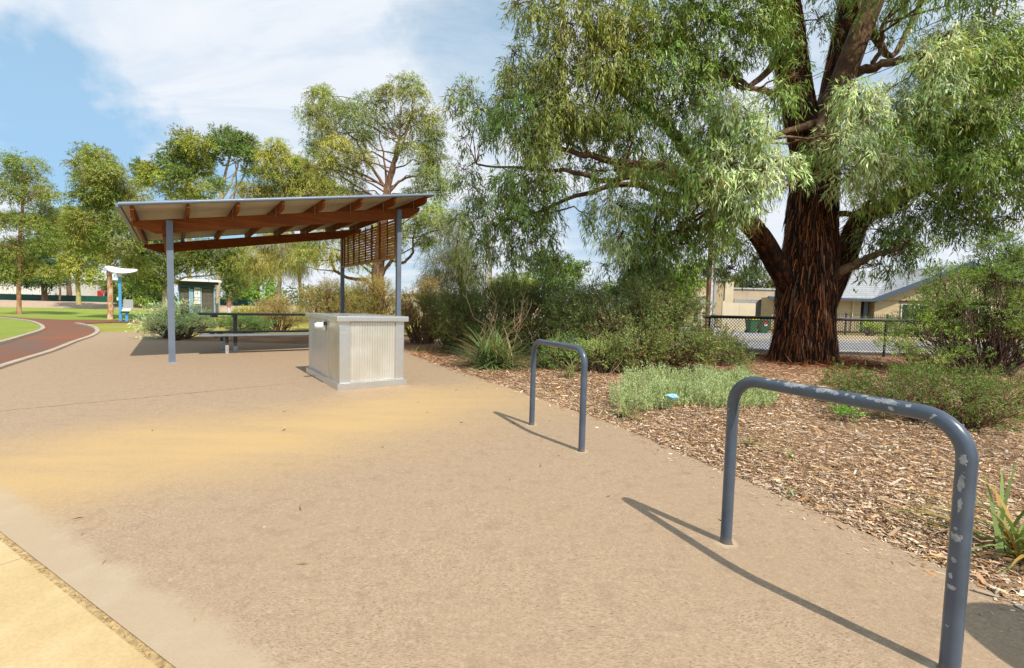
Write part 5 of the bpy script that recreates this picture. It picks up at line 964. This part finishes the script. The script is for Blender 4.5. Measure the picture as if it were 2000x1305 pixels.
tree('leafy_tree', 'bright green leafy tree right of the toilet block behind the green fence', 'tree', 66, [(505, 600, .3), (503, 560, .25)], [(490, 545, 24, 16), (520, 550, 24, 18), (480, 565, 24, 16), (505, 572, 28, 16), (535, 575, 20, 14), (475, 585, 20, 10), (525, 588, 22, 10), (500, 530, 18, 12)], [(.2, .32, .07), (.24, .33, .08)], 2.8, (.34, .14), .7, 10, .2, bark=BARK_BROWN)
tree('leafy_tree', 'grey green tree close to the right side of the toilet block', 'tree', 56, [(448, 604, .28), (447, 570, .22), (447, 540, .15)], [(445, 530, 24, 18), (460, 550, 22, 18), (438, 555, 22, 18), (455, 575, 24, 16), (465, 515, 20, 16), (440, 510, 20, 14)], [(.2, .24, .10), (.25, .27, .11)], 2.8, (.26, .08), .6, 10, .3, bark=BARK_PALE)
tree('cypress_tree', 'dark conifer like tree behind the toilet block trees', 'tree', 74, [(475, 600, .4), (474, 540, .3), (474, 480, .15)], [(474, 480, 16, 16), (468, 505, 22, 18), (482, 520, 24, 18), (465, 540, 24, 18), (485, 555, 24, 16), (455, 520, 18, 14)], [(.05, .085, .035)], 3.2, (.3, .08), .6, 12, .2, bark=BARK_BROWN)
tree('leafy_tree', 'light green tree behind the exercise station left of the shelter post', 'tree', 52, [(268, 602, .25), (268, 565, .2)], [(250, 545, 26, 18), (285, 550, 28, 18), (265, 570, 30, 16), (300, 575, 24, 14), (235, 565, 22, 16), (245, 585, 22, 10), (285, 590, 24, 8), (265, 525, 24, 14)], [(.22, .29, .07), (.18, .25, .07)], 2.6, (.26, .1), .55, 10, .3, bark=BARK_BROWN, odd=OR_)
# distant wood closing the horizon
n = 22000; x = RNG.uniform(-150, 170, n); hgt = 2.6+1.6*np.sin(x*.11)+1.2*np.sin(x*.37+1); P = np.c_[x, 108+RNG.normal(0, 3, n), RNG.random(n)**.8*np.maximum(hgt, 1)]
D = unit(RNG.normal(size=(n, 3))); C = np.array([.15, .19, .07])*RNG.uniform(.5, 1.4, (n, 1)); quads('distant_wood', leaf_quads(P, D, RNG.uniform(.5, 1.0, n), RNG.uniform(.25, .5, n)), C, LEAF)['kind'] = 'stuff'

# ------------------------------------------------------------------ shrubs
SG = [(.125, .18, .062), (.15, .195, .07), (.10, .155, .058)]; RB = (.23, .105, .045)
shrub('dark_shrub', 'large brown green shrub behind the strappy grass and left rack', 'shrub', (-.1, 11.7), [(-1.15, -.1, .75, .8, .7, .7), (-.3, -.2, .95, .9, .8, .75), (.7, 0, .95, .9, .8, .7), (1.4, .2, .75, .7, .7, .6), (-.5, -.75, .45, .7, .5, .45), (.5, -.7, .45, .8, .5, .45), (-.1, .2, 1.45, .7, .6, .4), (-1.3, .1, 1.25, .6, .6, .45), (.9, .2, 1.4, .6, .5, .35), (1.9, .2, 1.0, .6, .6, .6), (1.5, .3, 1.45, .5, .5, .35), (.3, .2, 1.6, .6, .5, .35)], SG, 1.6, (.06, .013), .18, 13, odd=RB, oddp=.25, bark=BARK_RED)
shrub('dark_shrub', 'large olive shrub with reddish inner twigs in front of the chain link fence', 'shrub', (2.75, 9.3), [(-1.5, .9, 1.0, .7, .6, .7), (-1.0, .8, 1.4, .6, .5, .4), (.2, .5, 1.6, .6, .5, .3), (-1.0, .1, .85, .7, .7, .7), (0, 0, 1.0, .85, .8, .7), (.85, .2, .85, .75, .7, .65), (-.4, -.75, .5, .65, .5, .45), (.5, -.8, .45, .6, .5, .42), (-.1, .2, 1.4, .6, .5, .3), (.7, .3, 1.3, .45, .45, .3), (1.35, 0, .5, .5, .5, .45), (1.5, -.5, .3, .4, .4, .3)], [(.14, .2, .078), (.165, .21, .085), (.12, .175, .068)], 1.6, (.05, .014), .17, 13, odd=RB, oddp=.2, bark=BARK_RED)
shrub('pale_shrub', 'low pale green shrub seen through the farther bike rack', 'shrub', (1.75, 8.6), [(-.1, 0, .35, .42, .4, .33), (.35, .1, .3, .36, .36, .28), (-.45, .1, .28, .3, .3, .24)], [(.27, .33, .16), (.24, .31, .14)], 1.7, (.03, .012), .11, 14, odd=(.3, .2, .1), oddp=.08)
shrub('green_shrub', 'mid green low shrub between the farther rack and the pale shrub', 'shrub', (.95, 8.9), [(0, 0, .34, .4, .4, .32), (.25, .35, .4, .4, .4, .35)], [(.14, .22, .07)], 1.5, (.034, .013), .12, 14)
shrub('small_shrub', 'small spiky shrub at the foot of the fence left of the big trunk', 'shrub', (5.15, 10.9), [(0, 0, .32, .45, .4, .3), (-.5, -.1, .28, .4, .4, .26), (.35, .2, .25, .3, .3, .22)], [(.15, .18, .095), (.13, .17, .08)], 1.3, (.04, .008), .14, 13, odd=RB, oddp=.2, bark=BARK_RED)
shrub('airy_shrub', 'tall airy green shrub with bare arching twigs at the right edge', 'shrub', (10.2, 9.7), [(-.9, .1, 2.0, .6, .5, .36), (-1.5, 0, 1.4, .55, .5, .34), (.1, 0, 2.65, .6, .5, .36), (1.0, .2, 2.5, .7, .6, .4), (-1.7, -.1, 1.0, .55, .5, .34), (-1.0, 0, 1.55, .65, .6, .4), (-.3, 0, 2.15, .65, .6, .42), (.5, .1, 2.35, .7, .6, .42), (-.2, -.2, 1.45, .7, .6, .38), (.8, 0, 1.75, .7, .6, .4), (.3, -.1, 1.0, .8, .6, .34), (-1.0, -.1, .85, .7, .5, .3), (-.6, 0, .45, .7, .5, .2), (1.2, 0, 1.1, .7, .6, .4), (-2.2, -.2, .55, .4, .4, .2), (-1.6, -.3, .35, .5, .4, .2), (1.0, .0, .5, .6, .5, .25)], [(.17, .26, .075), (.2, .28, .08), (.15, .235, .07)], 1.0, (.055, .012), .17, 14, odd=(.25, .15, .07), oddp=.08, bark=BARK_DARK, stems=.8, k=12, sub=.32)
shrub('low_shrub', 'low spreading green shrub with reddish twigs on the mulch at the right edge', 'shrub', (5.1, 5.15), [(-.75, .25, .26, .42, .4, .24), (-.2, -.1, .3, .5, .4, .26), (.4, 0, .3, .55, .45, .28), (.1, .7, .32, .5, .4, .26), (-.55, .95, .26, .4, .4, .22), (1.0, .5, .34, .5, .5, .3), (.6, 1.1, .3, .5, .4, .26), (-.1, -.45, .2, .3, .25, .16)], [(.115, .185, .055), (.10, .165, .05), (.135, .20, .06)], 0.78, (.036, .009), .14, 13, odd=(.22, .10, .045), oddp=.22, bark=BARK_RED, stems=.6, k=20, sub=.27)
shrub('weed', 'small bright green weed under the near rack rail', 'weed', gp(1655, 822), [(0, 0, .09, .12, .11, .08)], [(.15, .33, .06)], 1.8, (.03, .013), .08, 12, stems=.3)
shrub('silver_shrub', 'blue grey leafy shrub beside the front left shelter post', 'shrub', (-10.4, 13.95), [(0, 0, .55, .75, .6, .45), (-.55, .1, .4, .5, .5, .35), (.5, .2, .5, .6, .5, .42), (.1, .1, .85, .5, .45, .28), (-.25, -.3, .3, .6, .4, .26), (.8, .1, .3, .4, .4, .26)], [(.46, .54, .44), (.50, .57, .45), (.42, .50, .42)], 1.0, (.10, .026), .26, 11, odd=(.4, .33, .18), oddp=.05)
shrub('green_shrub', 'low dark green juniper like shrub seen under the picnic table', 'shrub', (-10.0, 16.9), [(0, 0, .33, .8, .6, .3), (.6, .1, .26, .5, .5, .24), (-.6, 0, .25, .5, .5, .22)], [(.12, .19, .08), (.16, .23, .08)], 1.7, (.06, .012), .2, 13)
shrub('yellow_shrub', 'yellow flowering shrub just behind the picnic table top', 'shrub', (-10.9, 19.4), [(0, 0, .6, .75, .6, .42), (-.6, .1, .5, .5, .5, .34), (.6, 0, .5, .5, .5, .34)], [(.34, .33, .06), (.26, .31, .07)], 1.7, (.06, .02), .2, 12, odd=(.55, .38, .03), oddp=.25)
DRYP = [(.30, .22, .11), (.28, .24, .10), (.34, .25, .14)]
shrub('dry_shrub', 'dry brown twiggy shrub beside the she oak trunk', 'shrub', (-9.6, 18.6), [(-.3, 0, .7, .8, .7, .6), (.6, .1, .6, .8, .7, .5), (-.9, 0, .4, .6, .5, .35), (0, .1, 1.15, .5, .5, .35)], DRYP, 1.2, (.06, .010), .22, 13, odd=(.3, .28, .09), oddp=.25, bark=BARK_RED)
shrub('dry_shrub', 'tall olive and yellow bush left of the rear shelter post', 'shrub', (-8.0, 20.0), [(0, 0, 1.2, .95, .8, .75), (-.8, 0, 1.0, .8, .7, .6), (.8, 0, 1.1, .8, .7, .6), (0, 0, .5, 1.0, .8, .45), (.1, .1, 1.8, .6, .6, .4), (-.9, .2, 1.55, .5, .5, .35), (.9, .2, 1.6, .5, .5, .3)], [(.27, .27, .09), (.32, .28, .11), (.24, .23, .09)], 1.3, (.07, .012), .25, 13, odd=(.33, .2, .1), oddp=.25, bark=BARK_RED)
shrub('dry_shrub', 'olive shrub with yellow tips behind the barbecue between the right posts', 'shrub', (-4.9, 17.0), [(-1.1, 0, 1.45, .6, .6, .5), (-.3, .1, 1.85, .7, .5, .38), (0, 0, 1.0, .75, .7, .6), (-.7, 0, .7, .7, .6, .5), (.7, 0, .8, .7, .6, .55), (.1, 0, 1.55, .55, .5, .4), (0, -.2, .4, .9, .6, .35)], [(.27, .27, .075), (.24, .235, .08), (.3, .26, .11)], 1.35, (.06, .011), .22, 13, odd=(.32, .17, .08), oddp=.2, bark=BARK_RED)
shrub('dry_shrub', 'brown and olive shrub with bare forked stems right of the shelter', 'shrub', (-2.9, 14.4), [(-.2, 0, 1.25, .65, .6, .45), (.5, .1, 1.3, .7, .6, .5), (-.1, 0, .5, .7, .5, .4), (.8, 0, .7, .7, .6, .5), (-.6, .2, .9, .45, .5, .4), (.2, .2, 1.7, .5, .5, .3)], [(.22, .21, .07), (.26, .22, .085), (.18, .18, .07)], 1.1, (.055, .010), .2, 13, odd=(.28, .14, .07), oddp=.3, bark=BARK_RED)
shrub('dark_shrub', 'shaded dark green shrub between the barbecue and the strappy grass', 'shrub', (-1.6, 12.6), [(0, 0, .7, .75, .6, .6), (-.5, .1, 1.1, .6, .5, .45), (.4, .2, 1.2, .65, .5, .45), (0, -.3, .35, .6, .4, .3)], [(.11, .15, .06), (.13, .165, .065)], 1.4, (.045, .012), .17, 13, odd=RB, oddp=.18, bark=BARK_RED)
shrub('garden_plant', 'yellow green garden plant behind the black picket fence', 'plant', (21.8, 27.9), [(0, 0, .45, .6, .4, .42), (.7, .1, .3, .4, .4, .28)], [(.33, .42, .08)], 2.0, (.12, .03), .3, 10)
shrub('garden_plant', 'grey leaved spiky garden plant beside the house door path', 'plant', (23.7, 28.1), [(0, 0, .55, .65, .4, .5)], [(.26, .33, .22)], 1.8, (.25, .03), .3, 10)
shrub('garden_plant', 'lime green garden plant at the right end of the picket fence', 'plant', (26.3, 27.9), [(0, 0, .4, .7, .4, .35)], [(.32, .42, .08)], 2.0, (.12, .03), .3, 10)
shrub('flower_bush', 'pink flowering bush beside the letterbox pillar', 'plant', (11.75, 27.9), [(0, 0, .75, .4, .4, .5), (.5, 0, .4, .35, .35, .3)], [(.12, .2, .06)], 1.8, (.1, .04), .25, 10, odd=(.62, .3, .42), oddp=.3)

# ------------------------------------------------------------------ strappy tufts
def tuft(name, label, base, n, L, Wd, tilt, tint, odd, oddp, R, stems=0):
    root = empty(name, (base[0], base[1], 0)); tag(root, label, 'grass tuft'); V, C = blades(base, n, L, Wd, tilt, tint, .28, odd, oddp, R, 5)
    quads('blades', V, C, GRASSM, root, (base[0], base[1], 0))
    if stems:
        m = MB()
        for _ in range(stems):
            az = random.uniform(0, 6.28); l = L*random.uniform(1.1, 1.9); e = np.array([math.cos(az)*l*.45, math.sin(az)*l*.35, l*.85]); P = branch_path((random.uniform(-R, R), random.uniform(-R, R), 0), e, .06, .05, 7); m.tube(P, np.linspace(.004, .0015, 7), 4, cap=False)
            for k in range(3):
                q = P[3+k]; m.tube(branch_path(q, q+np.array([random.uniform(-.1, .1), random.uniform(-.1, .1), random.uniform(.06, .16)]), .02, .05, 4), [.0022, .002, .0015, .001], 3, cap=False)
        m.build('dry_stems', plain('dry_stem', (.42, .26, .16), .8), root)
tuft('strappy_grass', 'large strappy green grass clump with tall dry stems at the paving edge', gp(968, 716), 720, .98, .028, (.05, 1.1), (.20, .28, .11), (.40, .29, .13), .22, .40, 14)
tuft('strappy_grass', 'second strappy clump half hidden behind the left leg of the farther rack', gp(1062, 716), 130, .6, .014, (.2, 1.1), (.18, .26, .10), (.40, .29, .13), .25, .22, 6)
tuft('strappy_grass', 'thin grass tuft framed by the legs of the farther rack', gp(1112, 736), 70, .55, .009, (.1, .9), (.26, .33, .14), (.46, .33, .15), .35, .1)
tuft('strappy_grass', 'coarse grass tuft at the left end of the pale ground cover', gp(1216, 812), 75, .40, .012, (.35, 1.35), (.28, .33, .14), (.42, .31, .14), .25, .09, 3)
tuft('strappy_grass', 'half dry broad bladed tuft at the right edge beside the near rack', gp(1990, 1085), 75, .60, .017, (.1, 1.2), (.22, .31, .10), (.50, .30, .09), .5, .09)
tuft('grass_sprout', 'tiny green sprout standing alone on the mulch', gp(1544, 897), 7, .10, .012, (.1, .5), (.26, .36, .16), None, 0, .012)
tuft('grass_sprout', 'small pale spreading weed tuft left in the mulch behind the near rack', gp(1470, 868), 16, .17, .012, (.6, 1.35), (.34, .4, .2), (.45, .36, .15), .3, .03)
tuft('grass_sprout', 'pale sprout near the corner of the ground cover', gp(1545, 1010-40), 8, .08, .010, (.3, 1.2), (.3, .36, .2), None, 0, .015)
tuft('grass_sprout', 'yellowing low grass at the shaded paving edge right of the barbecue', gp(850, 686), 160, .28, .010, (.5, 1.4), (.36, .36, .07), (.45, .35, .1), .3, .7)
# pale ground cover
n = 3400; gpoly = [gp(*p) for p in ((1192, 796), (1205, 765), (1235, 740), (1280, 742), (1340, 744), (1400, 738), (1450, 738), (1500, 765), (1518, 785), (1490, 806), (1430, 800), (1330, 800), (1250, 806))]
def inside(px_, py_, poly):
    r = np.zeros(len(px_), bool); j = len(poly)-1
    for i in range(len(poly)):
        xi, yi = poly[i]; xj, yj = poly[j]; r ^= ((yi > py_) != (yj > py_)) & (px_ < (xj-xi)*(py_-yi)/(yj-yi+1e-12)+xi); j = i
    return r
gx = np.array(gpoly); X = RNG.uniform(gx[:, 0].min(), gx[:, 0].max(), n*3); Yv = RNG.uniform(gx[:, 1].min(), gx[:, 1].max(), n*3); k = inside(X, Yv, gpoly); X, Yv = X[k], Yv[k]; k = np.array([noise.noise((p*2.6, q*2.6, 9)) > -.22 for p, q in zip(X, Yv)]); X, Yv = X[k][:n], Yv[k][:n]; n = len(X)
hg = .09+.16*np.array([noise.noise((a*2.2, b*2.2, 3)) for a, b in zip(X, Yv)])+.06; hg = np.clip(hg, .05, .3)*.8; A = unit(np.c_[RNG.normal(0, .35, (n, 2)), np.ones(n)])
T = np.array([.50, .575, .30])*RNG.uniform(.7, 1.25, (n, 1)); V, C = sprays(np.c_[X, Yv, np.zeros(n)], A, hg*RNG.uniform(.8, 1.5, n), T, 22, (.032, .011), .75, -.35, .9, .2, (.42, .34, .14), .05)
quads('ground_cover', V, C, LEAF)['kind'] = 'stuff'
# crumpled blue litter lying on it
me = bpy.data.meshes.new('litter'); bm = bmesh.new(); bmesh.ops.create_icosphere(bm, subdivisions=4, radius=.055)
for v in bm.verts:
    d = v.co.copy(); v.co *= 1+.32*noise.noise(d*26)+.28*noise.noise(d*60); v.co.z *= .6; v.co.x *= 1.25
bm.to_mesh(me); bm.free(); lx, ly = gp(1311, 800); lo = bpy.data.objects.new('crumpled_litter', me); COL.objects.link(lo); lo.location = (lx, ly-.02, .165); me.materials.append(plain('blue_plastic', (.32, .62, .76), .3, var=.2, scale=30)); tag(lo, 'crumpled pale blue piece of litter on the ground cover', 'litter')

# ------------------------------------------------------------------ bark chips
E2a = np.array(E2); n = 330000
u = RNG.random(n); Yc = 1.0/(1/.7+(1/13.5-1/.7)*u)                 # density falls with distance
Yc = np.where(RNG.random(n) < .6, RNG.uniform(1.2, 13.6, n), Yc); xe = np.interp(Yc, E2a[:, 1], E2a[:, 0]); X = xe+.0+(RNG.random(n)**1.15)*np.minimum(1.15*Yc+1.2, 13-xe)
X += RNG.normal(0, .006, n); stray = RNG.random(n) < .004; X[stray] = xe[stray]-np.abs(RNG.normal(0, .12, stray.sum()))
P = np.c_[X, Yc, np.where(stray, .003, RNG.uniform(-.014, .012, n))]; P[:, 2] += (.010*np.sin(X*3.1)*np.sin(Yc*2.7))*(~stray)
L = RNG.gamma(1.6, .0098, n)+.006; L = np.where(RNG.random(n) < .015, L*2.4, L); L *= (1+np.maximum(Yc-4, 0)*.12); Wd = np.minimum(L*RNG.uniform(.1, .38, n), .022)
az = RNG.uniform(0, 2*np.pi, n); D = unit(np.c_[np.cos(az), np.sin(az), RNG.normal(0, .13, n)]); sd_ = unit(np.c_[-np.sin(az), np.cos(az), RNG.normal(0, .32, n)])
V = np.empty((n, 4, 3)); a_ = RNG.uniform(.5, 1, (n, 1)); V[:, 0] = P-sd_*Wd[:, None]*.5*a_; V[:, 1] = P+sd_*Wd[:, None]*.5; V[:, 2] = P+D*L[:, None]+sd_*Wd[:, None]*.4; V[:, 3] = P+D*L[:, None]-sd_*Wd[:, None]*.5*a_
PALC = np.array([(.52, .38, .26), (.44, .30, .19), (.32, .19, .11), (.17, .09, .05), (.48, .40, .34), (.58, .48, .38), (.38, .20, .09)]); C = PALC[RNG.choice(7, n, p=[.22, .2, .17, .12, .12, .09, .08])]*RNG.uniform(.6, 1.45, (n, 1))*1.25
red = np.clip((Yc-6.5)/4, 0, 1)[:, None]*.75; C = C*(1-red)+C.mean(1, keepdims=True)*np.array([1.05, .5, .28])*red
CHIP = leaf_mat('bark_chip', .04, .8, .2); quads('bark_chips', V.reshape(-1, 3), C, CHIP)['kind'] = 'stuff'
n = 5000; an = RNG.uniform(0, 6.283, n); rd = .72+np.abs(RNG.normal(0, .5, n)); P = np.c_[bb0[0]+.35+np.cos(an)*rd, BY+np.sin(an)*rd, RNG.uniform(-.005, .05, n)*np.exp(-(rd-.7)*2)+.0]
D = unit(np.c_[RNG.normal(size=(n, 2)), RNG.normal(0, .2, n)]); quads('fallen_bark', leaf_quads(P, D, RNG.gamma(2, .06, n)+.04, RNG.uniform(.008, .025, n)), np.array([.30, .115, .05])*RNG.uniform(.35, 1.5, (n, 1)), CHIP)['kind'] = 'stuff'
# fallen gum leaves, twigs
n = 4500; Yc = RNG.uniform(1.2, 12, n); xe = np.interp(Yc, E2a[:, 1], E2a[:, 0]); X = xe+RNG.random(n)*np.minimum(Yc*1.1, 6); D = unit(np.c_[RNG.normal(size=(n, 2)), RNG.normal(0, .15, n)])
quads('leaf_litter', leaf_quads(np.c_[X, Yc, RNG.uniform(.008, .03, n)], D, RNG.uniform(.04, .12, n), RNG.uniform(.006, .015, n)), np.array([.48, .32, .17])*RNG.uniform(.4, 1.25, (n, 1)), CHIP)['kind'] = 'stuff'
n = 46; X = RNG.uniform(-3.5, 1.6, n); Yc = RNG.uniform(1.5, 9, n); D = unit(np.c_[RNG.normal(size=(n, 2)), RNG.normal(0, .08, n)])
quads('leaf_litter', leaf_quads(np.c_[X, Yc, np.full(n, .006)], D, RNG.uniform(.03, .08, n), RNG.uniform(.006, .014, n)), np.array([.34, .2, .08])*RNG.uniform(.4, 1.4, (n, 1)), CHIP)['kind'] = 'stuff'
tw = MB()
for _ in range(90):
    y = random.uniform(1.5, 10); x = float(np.interp(y, E2a[:, 1], E2a[:, 0]))+random.uniform(.1, min(5, y)); a = random.uniform(0, 6.28); l = random.uniform(.1, .45); P = branch_path((x, y, .012), (x+l*math.cos(a), y+l*math.sin(a), .02+random.uniform(0, .03)), .05, .07, 5); tw.tube(P, np.linspace(.0045, .002, 5), 5)
o = tw.build('fallen_twigs', BARK_PALE); o['kind'] = 'stuff'
# bin-shaped stand-in added outside the frame to cast the lower right corner shadow
lb = empty('litter_bin', (2.52, .93, 0)); tag(lb, 'dark round stand-in added out of view to cast the shadow in the lower right corner', 'bin'); m = MB(); m.cyl((0, 0, .45), .27, .9, 28, 'Z', .29); m.build('body', CHAR, lb)
m = MB(); m.tube([(0, 0, .9), (0, 0, .93), (0, 0, 1.02), (0, 0, 1.08), (0, 0, 1.1)], [.3, .31, .26, .14, .03], 28); m.build('lid', CHAR, lb)
